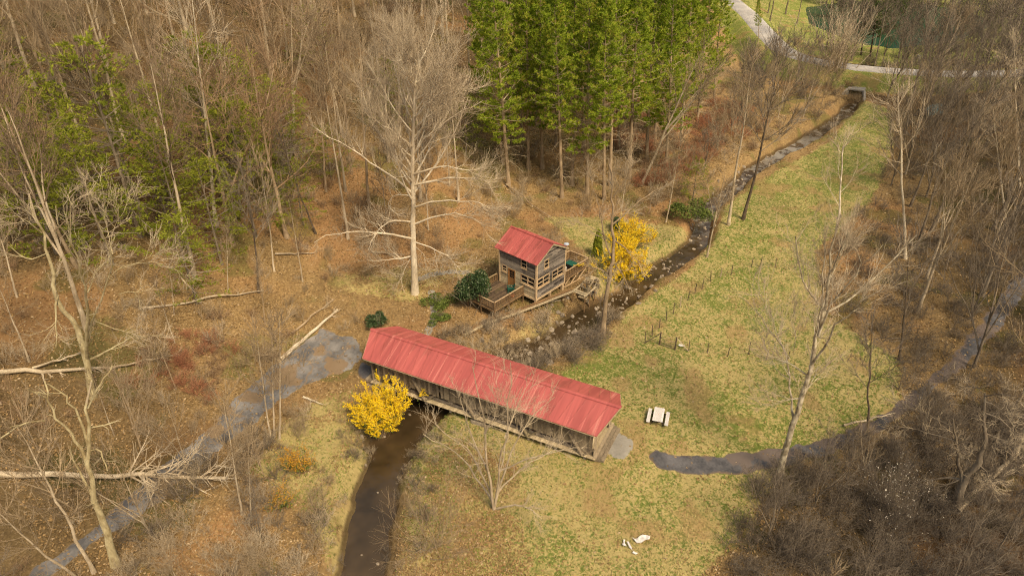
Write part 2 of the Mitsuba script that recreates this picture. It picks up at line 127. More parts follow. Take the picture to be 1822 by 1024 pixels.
PINES = [(-0.52, 98.85, 32.79, -2.45, -0.01), (2.62, 104.85, 29.75, -0.76, 0.02), (7.58, 96.31, 30.03, -2.22, 0.17), (9.43, 100.71, 32.73, -0.97, 0.09), (11.56, 97.9, 32.54, -1.48, 0.18), (13.94, 96.02, 30.2, -1.87, 0.27), (15.37, 100.96, 32.8, -1.3, 0.2), (-1.44, 104.73, 27.34, -3.34, -0.05), (4.92, 105.65, 32.09, -1.13, 0.05), (18.77, 103.12, 33.21, -1.41, 0.26), (22.63, 110.2, 32.44, -1.63, 0.34), (25.49, 107.79, 30.52, -2.26, 0.54), (29.9, 117.99, 29.18, -1.45, 0.37), (18.47, 114.78, 32.49, -1.74, 0.28), (12.49, 113.76, 32.2, -2.58, 0.28), (7.61, 113.63, 31.17, -1.05, 0.07), (1.8, 112.47, 29.87, -1.47, 0.02), (-3.86, 112.6, 27.95, -0.33, -0.01), (25.9, 120.83, 32.05, -2.07, 0.44), (35.26, 128.4, 27.86, -0.99, 0.27), (22.83, 124.37, 32.19, -2.04, 0.38), (15.38, 123.39, 31.41, -1.97, 0.25), (4.38, 119.76, 28.97, -0.11, 0.0), (10.23, 124.67, 29.63, -0.79, 0.07), (31.61, 131.62, 30.06, -2.15, 0.52), (42.38, 144.24, 26.79, -1.83, 0.54), (38.91, 147.36, 27.15, -2.0, 0.53), (30.84, 139.46, 28.0, -2.1, 0.46)]
HEMLOCK = [(-41.36, 68.57, 18.72, 1.75, 1.06), (-48.58, 71.03, 12.82, 1.81, 1.24), (-34.2, 81.27, 15.42, 1.92, 0.81), (-33.57, 61.8, 9.21, 1.59, 0.86), (-50.62, 65.8, 13.24, 2.18, 1.67), (-56.22, 73.11, 16.2, 3.39, 2.61), (-32.56, 85.56, 12.93, 1.26, 0.48), (-39.55, 71.6, 14.63, 1.89, 1.05), (-24.47, 87.53, 5.09, 0.66, 0.18), (-7.2, 104.34, 8.91, -0.12, -0.01), (2.37, 162.96, 6.89, -0.06, 0.0), (-31.68, 112.63, 9.29, 1.3, 0.37), (26.92, 94.69, 3.47, -1.38, 0.39), (-42.23, 63.52, 13.69, 1.9, 1.26), (-28.79, 84.17, 12.08, 0.9, 0.31), (-36.48, 80.02, 16.09, 1.98, 0.9), (-47.11, 62.73, 12.61, 2.13, 1.6), (-36.91, 68.95, 12.25, 1.53, 0.82), (-18.37, 104.08, 9.39, 0.42, 0.07), (-30.72, 73.82, 14.8, 2.0, 0.83), (-32.86, 68.1, 11.28, 1.11, 0.54), (-26.09, 77.79, 7.37, 0.76, 0.26)]
POND_PINES = [(91.02, 180.45, 14.8, -1.39, 0.7), (89.87, 183.06, 13.79, -1.52, 0.75), (62.22, 181.2, 6.23, -1.06, 0.36), (125.01, 235.02, 14.83, -2.08, 1.1), (142.81, 257.05, 12.07, -1.44, 0.8), (105.04, 230.54, 12.24, -1.86, 0.85), (114.46, 216.41, 11.2, -1.28, 0.68), (136.65, 249.43, 13.02, -2.09, 1.15), (151.66, 250.24, 12.48, -1.08, 0.65), (108.78, 254.64, 13.26, -1.42, 0.6), (123.75, 259.5, 13.46, -2.17, 1.04)]
SHRUBS = {'rhodo': (-4.47, 66.6), 'rhodo_small': (-14.9, 63.13), 'ground_green': (-8.44, 67.57), 'ground_green2': (-7.97, 64.4), 'forsy_bridge': (-12.36, 48.24), 'forsy_mill': (13.8, 73.64), 'forsy_mill2': (15.61, 81.04), 'forsy_small': (-17.88, 41.61), 'forsy_small2': (-18.42, 37.68), 'cedar': (11.02, 78.62), 'blossom': (29.79, 36.31), 'roadbush': (72.63, 158.59), 'creekbush': (-9.05, 34.26), 'laurel': (25.29, 89.53), 'hedge': (14.76, 85.95)}
LOGS = [(-23.61, 56.2, 0.35, -19.62, 64.87, 0.5), (-23.52, 60.38, 0.2, -20.35, 66.68, 0.3), (-45.52, 47.71, 0.5, -37.36, 51.31, 0.6), (-37.57, 51.24, 0.6, -32.84, 54.52, 1.0), (-41.53, 39.26, 0.5, -23.63, 40.42, 0.9), (35.21, 37.36, 0.4, 46.04, 44.91, 2.0), (38.01, 39.16, 0.3, 44.48, 42.5, 1.2), (-37.91, 58.86, 0.3, -27.81, 65.79, 0.3), (-27.99, 71.63, 0.3, -23.95, 73.58, 0.3), (-43.1, 49.1, 0.5, -39.79, 52.06, 1.2), (30.19, 47.0, 0.3, 35.58, 48.61, 0.6), (-0.95, 98.73, 0.3, 5.89, 88.28, 0.4), (-20.04, 51.01, 0.1, -17.91, 49.95, 0.2), (-17.73, 76.27, 0.2, -13.64, 76.9, 0.2)]
TABLE_AT = (13.43, 47.86)
SCRAP = [(9.79, 34.65), (8.74, 33.96)]
GATE_SCRAP = (17.99, 59.3)
TUB = (102.72, 179.26)
ROAD_STONE = (65.94, 166.6)
CULVERT = [(71.29, 147.01), (74.83, 148.29), (71.44, 138.25)]
BLUE_TARP = (82.08, 133.35)
# ---------------------------------------------------------------- materials
def C3(*c):
    return mi.Color3f(*c)


def principled(fn, rough=0.8, spec=0.3, **more):
    col = proc(fn) if callable(fn) else {'type': 'rgb', 'value': list(fn)}
    return {'type': 'twosided', 'bsdf': {'type': 'principled', 'base_color': col, 'roughness': rough, 'specular': spec, **more}}


def wood(light, dark, scale=1.0):
    """Weathered boards: uv.x is a number of the board, the grain runs with the noise."""
    def fn(p, n, uv):
        tone = uv.x
        streak = noise(p.x * 5 * scale + tone * 90, p.y * 5 * scale, p.z * 7 * scale)
        fine = noise(p.x * 19 * scale, p.y * 19 * scale + tone * 50, p.z * 23 * scale)
        t = dr.clip(0.75 * tone + 0.35 * streak + 0.35 * fine - 0.25, 0, 1)
        c = mix(dark, light, t)
        moss = smoothstep(0.62, 0.8, fbm(p.x * 0.8, p.y * 0.8, p.z * 0.8 + 5))
        return mix(c, C3(0.16, 0.15, 0.06), 0.35 * moss)
    return fn


def bark(light, dark, patch=2.2):
    def fn(p, n, uv):
        a = fbm(p.x * patch, p.y * patch, p.z * patch * 0.6)
        b = noise(p.x * 9, p.y * 9, p.z * 3)
        return mix(dark, light, dr.clip(1.6 * a + 0.5 * b - 0.55 + 0.3 * (uv.x - 0.5), 0, 1))
    return fn


def twigs(a, b):
    def fn(p, n, uv):
        return mix(a, b, dr.clip(0.7 * uv.x + 0.5 * noise(p.x * 0.12, p.y * 0.12, p.z * 0.2) - 0.1, 0, 1))
    return fn


def foliage(dark, light, other=None):
    def fn(p, n, uv):
        c = mix(dark, light, dr.clip(0.75 * uv.x + 0.45 * uv.y - 0.1, 0, 1))
        return c if other is None else mix(c, other, smoothstep(0.86, 0.97, uv.x))
    return fn


def ground_colour(p, n, uv):
    grass, dry_shade = uv.x, uv.y
    big = fbm(p.x * 0.09, p.y * 0.09, 1.0)
    mid = fbm(p.x * 0.55, p.y * 0.55, 2.0)
    small = noise(p.x * 3.1, p.y * 3.1, p.z * 3.1)
    grain = cell_rand(p.x * 9.0, p.y * 9.0, 0)
    grain2 = noise(p.x * 8.0, p.y * 8.0, 3.0)
    leaf = mix(C3(0.125, 0.085, 0.042), C3(0.37, 0.262, 0.125), dr.clip(0.40 * mid + 0.22 * small + 0.35 * grain2 + 0.35 * grain - 0.15, 0, 1))
    leaf = mix(leaf, C3(0.37, 0.200, 0.095), 0.50 * smoothstep(0.5, 0.72, big))
    leaf = mix(leaf, C3(0.48, 0.36, 0.22), 0.5 * smoothstep(0.90, 0.97, grain))
    leaf = mix(leaf, C3(0.10, 0.12, 0.03), 0.5 * smoothstep(0.60, 0.70, fbm(p.x * 0.22, p.y * 0.22, 9.0)))
    painted_shade = dry_shade * (1 - smoothstep(0.1, 0.4, grass))
    leaf = mix(leaf, leaf * C3(0.30, 0.315, 0.35), painted_shade)  # shade painted into the litter colour, darker and greyer under the mask
    green = mix(C3(0.085, 0.125, 0.028), C3(0.215, 0.240, 0.060), dr.clip(0.65 * grain2 + 0.45 * small, 0, 1))
    straw = mix(C3(0.30, 0.245, 0.10), C3(0.43, 0.365, 0.175), dr.clip(0.4 * grain + 0.6 * grain2, 0, 1))
    k = smoothstep(0.36, 0.66, 0.36 * big + 0.36 * mid + 0.26 * small + 0.42 * (grain2 - 0.5) + 0.20 * (grain - 0.5) + 0.45 * (dry_shade - 0.3) + 0.05)
    turf = mix(green, straw, k)
    turf = mix(turf, C3(0.30, 0.19, 0.10), 0.5 * smoothstep(0.62, 0.74, fbm(p.x * 0.28 + 40, p.y * 0.28, 4.0)))
    edge = smoothstep(0.35, 0.65, grass + 0.55 * (mid - 0.5) + 0.25 * (small - 0.5))
    c = mix(leaf, turf, edge)
    wet = smoothstep(0.55, 0.15, p.z - (-1.6 + 0.010 * dr.clip(p.y - 45, 0, 120))) * smoothstep(-60.0, -20.0, p.y)
    return mix(c, C3(0.075, 0.052, 0.028), 0.85 * wet)


def asphalt_colour(p, n, uv):
    a = fbm(p.x * 0.7, p.y * 0.7, 3.0)
    b = noise(p.x * 6, p.y * 6)
    c = mix(C3(0.11, 0.111, 0.118), C3(0.30, 0.293, 0.29), dr.clip(1.5 * a + 0.35 * b - 0.55 + 0.012 * dr.clip(p.x + 22, -14, 8), 0, 1))
    d1, d2, _ = voronoi(p.x * 0.42 + 0.35 * noise(p.x * 1.5, p.y * 1.5), p.y * 0.42 + 0.35 * noise(p.y * 1.5, p.x * 1.5, 7))
    crack = 1 - smoothstep(0.0, 0.05, d2 - d1)
    litter = smoothstep(0.57, 0.64, fbm(p.x * 0.45 + 9, p.y * 0.45 + 3, 8.0) + 0.10 * (b - 0.5))
    c = mix(c, C3(0.24, 0.17, 0.10), dr.maximum(0.75 * crack, 0.85 * litter))
    return mix(C3(0.21, 0.155, 0.095), c, smoothstep(0.0, 0.35, uv.x + 0.6 * (a - 0.5)))


def dark_asphalt_colour(p, n, uv):
    a = fbm(p.x * 0.8, p.y * 0.8, 5.0)
    b = noise(p.x * 7, p.y * 7)
    c = mix(C3(0.055, 0.057, 0.066), C3(0.155, 0.155, 0.17), dr.clip(1.5 * a + 0.4 * b - 0.6, 0, 1))
    litter = smoothstep(0.55, 0.63, fbm(p.x * 0.5 + 3, p.y * 0.5 + 8, 2.0) + 0.12 * (b - 0.5) + 0.009 * dr.clip(p.x - 18, 0, 14))
    c = mix(c, C3(0.15, 0.12, 0.105), 0.8 * litter)
    return mix(C3(0.17, 0.125, 0.085), c, smoothstep(0.0, 0.5, uv.x + 0.6 * (a - 0.5)))


def concrete_colour(p, n, uv):
    a = fbm(p.x * 1.3, p.y * 1.3, p.z * 1.3)
    return mix(C3(0.22, 0.215, 0.195), C3(0.36, 0.345, 0.315), dr.clip(1.4 * a + 0.3 * noise(p.x * 9, p.y * 9) - 0.4, 0, 1))


def road_colour(p, n, uv):
    a = fbm(p.x * 0.3, p.y * 0.3, 1.0)
    return mix(C3(0.24, 0.24, 0.25), C3(0.38, 0.375, 0.37), dr.clip(1.4 * a - 0.2 + 0.2 * noise(p.x * 3, p.y * 3), 0, 1))


def painted_roof(dx, dy, warm):
    """Red painted sheets: uv.x a number of the sheet, streaks run down the slope (across dx, dy, the ridge)."""
    def fn(p, n, uv):
        s = p.x * dx + p.y * dy
        streak = noise(s * 5.0, p.z * 0.22, 7.0)
        fine = noise(s * 14.0, p.z * 0.5, 4.0)
        big = fbm(s * 0.35, p.z * 0.5, 2.0)
        t = dr.clip(0.20 * uv.x + 0.40 * streak + 0.30 * fine + 0.5 * big - 0.10, 0, 1)
        c = mix(C3(0.27, 0.060, 0.059), C3(0.48, 0.122, 0.116), t)
        c = mix(c, C3(0.55, 0.27, 0.23), 0.6 * smoothstep(0.70, 0.9, fine) * smoothstep(0.45, 0.7, streak))
        rust = smoothstep(0.58, 0.72, fbm(s * 1.7, p.z * 0.8, 8.0))
        return mix(c, C3(0.20, 0.055, 0.04), warm * rust)
    return fn


def stone_colour(p, n, uv):
    return mix(C3(0.16, 0.13, 0.10), C3(0.42, 0.37, 0.30), dr.clip(0.7 * uv.x + 0.5 * noise(p.x * 6, p.y * 6, p.z * 6) - 0.1, 0, 1))


def water_colour(p, n, uv):
    a = fbm(p.x * 0.5, p.y * 0.5, 2.0)
    c = mix(C3(0.030, 0.021, 0.011), C3(0.085, 0.058, 0.030), dr.clip(1.5 * a - 0.3, 0, 1))
    riffle_sky = smoothstep(0.50, 0.66, fbm(p.x * 1.4 + 5, p.y * 1.4, 6.0)) * smoothstep(78.0, 100.0, p.y)
    riffle_sky = dr.maximum(riffle_sky, 1.5 * smoothstep(112.0, 117.0, p.y) * smoothstep(129.0, 124.0, p.y) * smoothstep(0.35, 0.55, fbm(p.x * 0.9, p.y * 0.9, 3.0)))  # pale upstream stretch: sky reflection painted into the water colour
    return mix(c, C3(0.40, 0.40, 0.38), 0.35 * riffle_sky)


def ripples(p, n, uv):
    return 0.03 * fbm(p.x * 2.2, p.y * 2.2, 1.0) + 0.008 * noise(p.x * 9, p.y * 9)


def leaf_colour(p, n, uv):
    c = mix(C3(0.17, 0.11, 0.05), C3(0.38, 0.26, 0.125), uv.x)
    return mix(c, C3(0.48, 0.38, 0.25), smoothstep(0.86, 0.97, uv.y))


def blade_colour(p, n, uv):
    c = mix(C3(0.13, 0.18, 0.035), C3(0.25, 0.285, 0.065), uv.x)
    return mix(c, C3(0.42, 0.36, 0.17), smoothstep(0.48, 0.66, uv.y))


M = {
    'ground': principled(ground_colour, 0.95, 0.1),
    'asphalt': principled(asphalt_colour, 0.85, 0.25),
    'dark_asphalt': principled(dark_asphalt_colour, 0.8, 0.3),
    'concrete': principled(concrete_colour, 0.85, 0.2),
    'road_surface': principled(road_colour, 0.85, 0.2),
    'bridge_red': principled(painted_roof(0.894, -0.447, 0.35), 0.42, 0.55),
    'mill_red': principled(painted_roof(-0.745, 0.667, 0.45), 0.45, 0.5),
    'board_tan': principled(wood((0.42, 0.35, 0.25), (0.10, 0.082, 0.064)), 0.85, 0.2),
    'board_grey': principled(wood((0.42, 0.37, 0.305), (0.055, 0.046, 0.042)), 0.85, 0.2),
    'board_dark': principled(wood((0.38, 0.34, 0.30), (0.030, 0.026, 0.027)), 0.85, 0.2),
    'board_cream': principled(wood((0.62, 0.54, 0.38), (0.34, 0.28, 0.18)), 0.85, 0.2),
    'deck_wood': principled(wood((0.36, 0.24, 0.125), (0.13, 0.085, 0.05)), 0.85, 0.2),
    'deck_floor': principled(wood((0.17, 0.125, 0.085), (0.05, 0.038, 0.03)), 0.8, 0.25),
    'trim': principled(wood((0.66, 0.52, 0.34), (0.42, 0.30, 0.18)), 0.75, 0.25),
    'door_wood': principled(wood((0.50, 0.27, 0.11), (0.26, 0.13, 0.05)), 0.6, 0.3),
    'stone': principled(stone_colour, 0.9, 0.2),
    'water': {'type': 'bumpmap', 'arbitrary': proc(ripples, 0.02), 'scale': 1.0,
              'bsdf': {'type': 'principled', 'base_color': proc(water_colour), 'roughness': 0.09, 'specular': 0.6}},
    'pond_water': principled((0.012, 0.050, 0.026), 0.22, 0.25),
    'fallen_leaf': principled(leaf_colour, 0.9, 0.15),
    'blade': principled(blade_colour, 0.9, 0.15),
    'bark_white': principled(bark((0.74, 0.68, 0.55), (0.42, 0.35, 0.25), 0.9), 0.85, 0.2),
    'bark_pale': principled(bark((0.62, 0.54, 0.41), (0.32, 0.26, 0.18), 1.3), 0.9, 0.15),
    'bark_tan': principled(bark((0.48, 0.38, 0.26), (0.24, 0.18, 0.115), 1.6), 0.9, 0.15),
    'bark_grey': principled(bark((0.31, 0.265, 0.205), (0.13, 0.105, 0.08), 1.6), 0.9, 0.15),
    'bark_dark': principled(bark((0.17, 0.135, 0.10), (0.065, 0.05, 0.038), 2.0), 0.9, 0.15),
    'bark_lichen': principled(bark((0.72, 0.66, 0.51), (0.22, 0.18, 0.12), 3.4), 0.9, 0.15),
    'bark_moss': principled(bark((0.58, 0.53, 0.34), (0.27, 0.22, 0.12), 2.0), 0.9, 0.15),
    'twig_pale': principled(twigs((0.29, 0.24, 0.17), (0.55, 0.47, 0.35)), 0.9, 0.15),
    'twig_tan': principled(twigs((0.19, 0.145, 0.095), (0.40, 0.32, 0.215)), 0.9, 0.15),
    'twig_rust': principled(twigs((0.20, 0.135, 0.085), (0.40, 0.285, 0.18)), 0.9, 0.15),
    'twig_red': principled(twigs((0.26, 0.115, 0.07), (0.46, 0.235, 0.14)), 0.9, 0.15),
    'twig_brown': principled(twigs((0.12, 0.09, 0.06), (0.27, 0.205, 0.14)), 0.9, 0.15),
    'twig_grey': principled(twigs((0.10, 0.085, 0.07), (0.26, 0.22, 0.175)), 0.9, 0.15),
    'needle_bright': {'type': 'principledthin', 'base_color': proc(foliage((0.20, 0.31, 0.04), (0.54, 0.64, 0.08), (0.54, 0.48, 0.11))), 'roughness': 0.8, 'diff_trans': 0.9},
    'needle_dark': principled(foliage((0.045, 0.08, 0.02), (0.16, 0.21, 0.05)), 0.8, 0.2),
    'needle_hemlock': {'type': 'principledthin', 'base_color': proc(foliage((0.18, 0.24, 0.035), (0.48, 0.52, 0.08))), 'roughness': 0.8, 'diff_trans': 0.9},
    'leaf_dark': principled(foliage((0.012, 0.030, 0.010), (0.065, 0.115, 0.040), (0.16, 0.19, 0.10)), 0.5, 0.4),
    'leaf_green': principled(foliage((0.045, 0.075, 0.015), (0.17, 0.22, 0.045)), 0.7, 0.3),
    'flower': principled(foliage((0.74, 0.50, 0.010), (0.93, 0.76, 0.03), (0.50, 0.38, 0.04)), 0.8, 0.1),
    'flower_old': principled(foliage((0.42, 0.22, 0.02), (0.66, 0.40, 0.05)), 0.8, 0.1),
    'blossom_white': principled((0.78, 0.74, 0.66), 0.8, 0.1),
    'white_plastic': principled(lambda p, n, uv: mix(C3(0.40, 0.39, 0.37), C3(0.72, 0.71, 0.72), dr.clip(0.5 + 0.9 * (fbm(p.x * 3, p.y * 3, p.z * 3) - 0.4) + 0.3 * uv.x, 0, 1)), 0.55, 0.35),
    'green_plastic': principled((0.018, 0.10, 0.075), 0.5, 0.4),
    'dark_metal': principled((0.035, 0.03, 0.028), 0.6, 0.4),
    'orange_pot': principled((0.62, 0.20, 0.10), 0.7, 0.3),
    'pale_blue': principled((0.42, 0.50, 0.62), 0.5, 0.4),
    'tarp_blue': principled((0.06, 0.10, 0.115), 0.6, 0.4),
    'pane': {'type': 'principled', 'base_color': {'type': 'rgb', 'value': [0.012, 0.013, 0.015]}, 'roughness': 0.06, 'specular': 0.6},
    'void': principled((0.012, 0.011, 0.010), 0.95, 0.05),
}
M['pane'] = {'type': 'twosided', 'bsdf': M['pane']}
M['water'] = {'type': 'twosided', 'bsdf': M['water']}
for k, v in M.items():
    scene['mat_' + k] = v


# ---------------------------------------------------------------- mesh kit
class Bag:
    """Gathers boxes, beams, tubes and loose triangles; uv carries a number per piece."""
    def __init__(self, seed=0):
        self.v, self.f, self.uv, self.n, self.rng = [], [], [], 0, np.random.default_rng(seed)

    def add(self, v, f, uv=None):
        v = np.asarray(v, float).reshape(-1, 3)
        if uv is None:
            uv = np.tile(self.rng.random(2), (len(v), 1))
        self.v.append(v); self.f.append(np.asarray(f, int) + self.n); self.uv.append(np.asarray(uv, float)); self.n += len(v)
        return self

    def box(self, x0, x1, y0, y1, z0, z1, frame=None):
        v = np.array([[x, y, z] for x in (x0, x1) for y in (y0, y1) for z in (z0, z1)], float)
        return self.add(v if frame is None else frame(v), BOXF)

    def beam(self, p0, p1, w, h, up=(0, 0, 1), frame=None):
        p0, p1 = np.asarray(p0, float), np.asarray(p1, float)
        if frame is not None:
            p0, p1 = frame(np.array([p0, p1]))
        d = p1 - p0
        d /= np.linalg.norm(d)
        up = np.asarray(up, float)
        if abs(d @ up) > 0.98:
            up = np.array([1.0, 0, 0])
        s = np.cross(d, up); s /= np.linalg.norm(s)
        t = np.cross(s, d)
        v = np.array([q + i * w / 2 * s + j * h / 2 * t for q in (p0, p1) for i in (-1, 1) for j in (-1, 1)])
        return self.add(v, BOXF)

    def tubes(self, P, R, sides=5):
        P, R = np.asarray(P, float), np.asarray(R, float)
        if P.ndim == 2:
            P, R = P[None], R[None]
        N, K, _ = P.shape
        d = P[:, -1] - P[:, 0]
        d /= np.linalg.norm(d, axis=1, keepdims=True) + 1e-9
        ref = np.where(np.abs(d[:, 2:]) < 0.9, [[0, 0, 1.0]], [[1.0, 0, 0]])
        a = np.cross(d, ref); a /= np.linalg.norm(a, axis=1, keepdims=True) + 1e-9
        b = np.cross(d, a)
        th = np.arange(sides) * 2 * PI / sides
        off = np.cos(th)[None, :, None] * a[:, None] + np.sin(th)[None, :, None] * b[:, None]
        v = P[:, :, None] + R[:, :, None, None] * off[:, None]
        i, j = np.meshgrid(np.arange(K - 1), np.arange(sides), indexing='ij')
        q = np.stack([i * sides + j, i * sides + (j + 1) % sides, (i + 1) * sides + (j + 1) % sides, (i + 1) * sides + j], -1).reshape(-1, 4)
        tri = np.vstack([q[:, [0, 1, 2]], q[:, [0, 2, 3]]])
        f = (tri[None] + (np.arange(N) * K * sides)[:, None, None]).reshape(-1, 3)
        return self.add(v.reshape(-1, 3), f, np.repeat(self.rng.random((N, 2)), K * sides, 0))

    def tris(self, V, uv):
        """V (n, 3, 3) loose triangles, uv (n, 2)."""
        n = len(V)
        return self.add(V.reshape(-1, 3), np.arange(3 * n).reshape(-1, 3), np.repeat(uv, 3, 0))

    def quads(self, c, a, b, uv):
        """Quads about the centres c with half axes a, b."""
        n = len(c)
        V = np.stack([c - a - b, c + a - b, c + a + b, c - a + b], 1)
        i = np.arange(n)[:, None] * 4
        return self.add(V.reshape(-1, 3), np.vstack([i + [[0, 1, 2]], i + [[0, 2, 3]]]), np.repeat(uv, 4, 0))

    def ply(self, mat, smooth=False):
        return mikit.ply((np.vstack(self.v), np.vstack(self.f)), 'mat_' + mat, smooth=smooth, uv=np.vstack(self.uv))


BOXF = np.array([[0, 1, 3], [0, 3, 2], [4, 6, 7], [4, 7, 5], [0, 4, 5], [0, 5, 1], [2, 3, 7], [2, 7, 6], [0, 2, 6], [0, 6, 4], [1, 5, 7], [1, 7, 3]])
used = {}


def numbered(name):
    used[name] = used.get(name, -1) + 1
    return name if used[name] == 0 else f'{name}_{used[name]:03d}'


def thing(name, label, category, group=None):
    key = numbered(name)
    labels[key] = {'label': label, 'category': category}
    if group:
        labels[key]['group'] = group
    return key


def part(parent, name, bag, mat, smooth=False, kind=None, label=None):
    key = numbered(parent + '__' + name)
    scene[key] = bag.ply(mat, smooth)
    if kind or label:
        labels[key] = {k: v for k, v in (('kind', kind), ('label', label)) if v}
    return key


def single(name, bag, mat, label, category=None, group=None, kind=None, smooth=False):
    key = numbered(name)
    scene[key] = bag.ply(mat, smooth)
    labels[key] = {k: v for k, v in (('label', label), ('category', category), ('group', group), ('kind', kind)) if v}
    return key


def ground_z(x, y):
    return float(terrain(np.array([x]), np.array([y]))[0])
# ---------------------------------------------------------------- the ground
def warped(lo, hi, a, b, fine, grow):
    mid = np.arange(a, b + 1e-6, fine)
    up, dn, s = [b], [a], fine
    while up[-1] < hi or dn[-1] > lo:
        s *= grow
        if up[-1] < hi: up.append(up[-1] + s)
        if dn[-1] > lo: dn.append(dn[-1] - s)
    return np.concatenate([dn[:0:-1], mid, up[1:]])


def ring_mask(x, y, pts, soft):
    return sstep(-soft, soft, inside_dist(x, y, np.array(list(pts) + [pts[0]])))


gx, gy = warped(-700, 700, -48, 62, 0.62, 1.045), warped(-300, 1100, 27, 118, 0.62, 1.035)
X, Y = np.meshgrid(gx, gy, indexing='ij')
Z = terrain(X, Y)
grass = np.maximum.reduce([ring_mask(X, Y, MEADOW, 1.6), 0.62 * ring_mask(X, Y, VERGE, 1.5), 0.75 * ring_mask(X, Y, MILL_GREEN, 2.0), 0.55 * ring_mask(X, Y, SYCAMORE_LAWN, 1.5), 0.5 * ring_mask(X, Y, DRY_BANK, 1.5)])
pd_ = inside_dist(X, Y, POND_RING)
rd_ = poly_dist(X, Y, ROAD)[0]
grass = np.maximum(grass, np.maximum(0.80 * sstep(-30, -20, pd_), 0.75 * sstep(11, 7, rd_)))
grass = np.where(ring_mask(X, Y, BROWN_BANK, 2.0) > 0.02, grass * (1 - 0.52 * ring_mask(X, Y, BROWN_BANK, 2.0)), grass)
dry_shade = np.maximum.reduce([0.75 * ring_mask(X, Y, VERGE, 1.5), ring_mask(X, Y, DRY_BANK, 1.5), 0.8 * ring_mask(X, Y, SYCAMORE_LAWN, 1.5), 0.28 + 0.22 * sstep(50, 36, Y) - 0.10 * sstep(70, 100, Y)])
dry_shade = np.where((pd_ > -40) | (rd_ < 14), -0.12, dry_shade)
shade_mask = np.maximum.reduce([sstep(40, 62, X - 0.25 * (Y - 60)), sstep(8, 26, X) * sstep(46, 34, Y), sstep(-20, -42, X) * sstep(60, 40, Y), 0.75 * sstep(60, 78, -0.85 * X + 0.53 * Y)])  # where shade is painted: right wood, both lower corners, upper left hillside
dry_shade = np.where(grass < 0.25, np.clip(shade_mask + 0.9 * (vnoise(X, Y, 9.0, 33) - 0.5), 0, 1), dry_shade)  # off the grass this channel holds the painted shade, not dryness
NX, NY = X.shape
ij = np.arange(NX * NY).reshape(NX, NY)
quad = np.stack([ij[:-1, :-1], ij[1:, :-1], ij[1:, 1:], ij[:-1, 1:]], -1).reshape(-1, 4)
scene['ground'] = mikit.ply((np.stack([X, Y, Z], -1).reshape(-1, 3), quad), 'mat_ground', smooth=True, uv=np.stack([grass.ravel(), dry_shade.ravel()], -1))
labels['ground'] = {'kind': 'structure', 'label': 'wooded valley floor of fallen leaves, rough grass and creek banks'}


def sheet(poly, step, lift, mat, name, label, rag=0.35, seed=1, zfn=None, kind='structure'):
    """A worn surface lying on the ground: its outline frayed, its height following the ground."""
    ring = LineString(list(poly) + [poly[0]])
    pts = np.array([ring.interpolate(d).coords[0] for d in np.arange(0, ring.length, step * 0.7)])
    pts = pts + rag * (np.stack([vnoise(pts[:, 0], pts[:, 1], 0.9, seed), vnoise(pts[:, 0], pts[:, 1], 0.9, seed + 9)], -1) - 0.5) * 2
    P = Polygon(pts).buffer(0)
    if P.geom_type != 'Polygon':
        P = max(P.geoms, key=lambda g_: g_.area)
    edge = np.array(P.exterior.coords)[:-1]
    x0, y0, x1, y1 = P.bounds
    G = np.stack(np.meshgrid(np.arange(x0, x1, step), np.arange(y0, y1, step), indexing='ij'), -1).reshape(-1, 2)
    G = G[shapely.contains_xy(P.buffer(-0.3 * step), G[:, 0], G[:, 1])]
    V = np.vstack([edge, G])
    F = Delaunay(V).simplices
    cen = V[F].mean(1)
    F = F[shapely.contains_xy(P, cen[:, 0], cen[:, 1])]
    a, b, c = V[F[:, 0]], V[F[:, 1]], V[F[:, 2]]
    flip = (b[:, 0] - a[:, 0]) * (c[:, 1] - a[:, 1]) - (b[:, 1] - a[:, 1]) * (c[:, 0] - a[:, 0]) < 0
    F[flip] = F[flip][:, ::-1]
    inner = np.concatenate([np.zeros(len(edge)), np.clip(shapely.distance(P.exterior, shapely.points(G)) / 0.7, 0, 1)])
    z = (terrain if zfn is None else zfn)(V[:, 0], V[:, 1]) + lift * np.where(inner > 0, 1.0, -0.6)
    key = numbered(name)
    scene[key] = mikit.ply((np.column_stack([V, z]), F), 'mat_' + mat, smooth=True, uv=np.column_stack([inner, inner * 0]))
    labels[key] = {'kind': kind, 'label': label}
    return key


sheet(PATH_LEFT, 0.5, 0.05, 'asphalt', 'path', 'broken grey asphalt track curving down from the left end of the bridge', 0.4, 2)
sheet(PATH_CURB, 0.5, 0.08, 'dark_asphalt', 'path', 'dark asphalt pad against the left portal of the bridge', 0.15, 3)
sheet(PATH_APRON, 0.5, 0.06, 'concrete', 'path', 'rounded grey concrete pad at the right portal of the bridge', 0.12, 4)
sheet(PATH_RIGHT, 0.5, 0.05, 'dark_asphalt', 'path', 'dark worn asphalt track running right from the bridge into the wood', 0.45, 5)
for line, w in ((TRAIL_1, 0.55), (TRAIL_2, 0.6)):
    sheet(list(LineString(line).buffer(w).exterior.coords)[:-1], 0.4, 0.04, 'concrete', 'path', 'narrow grey foot trail through the leaves near the mill', 0.2, 6)

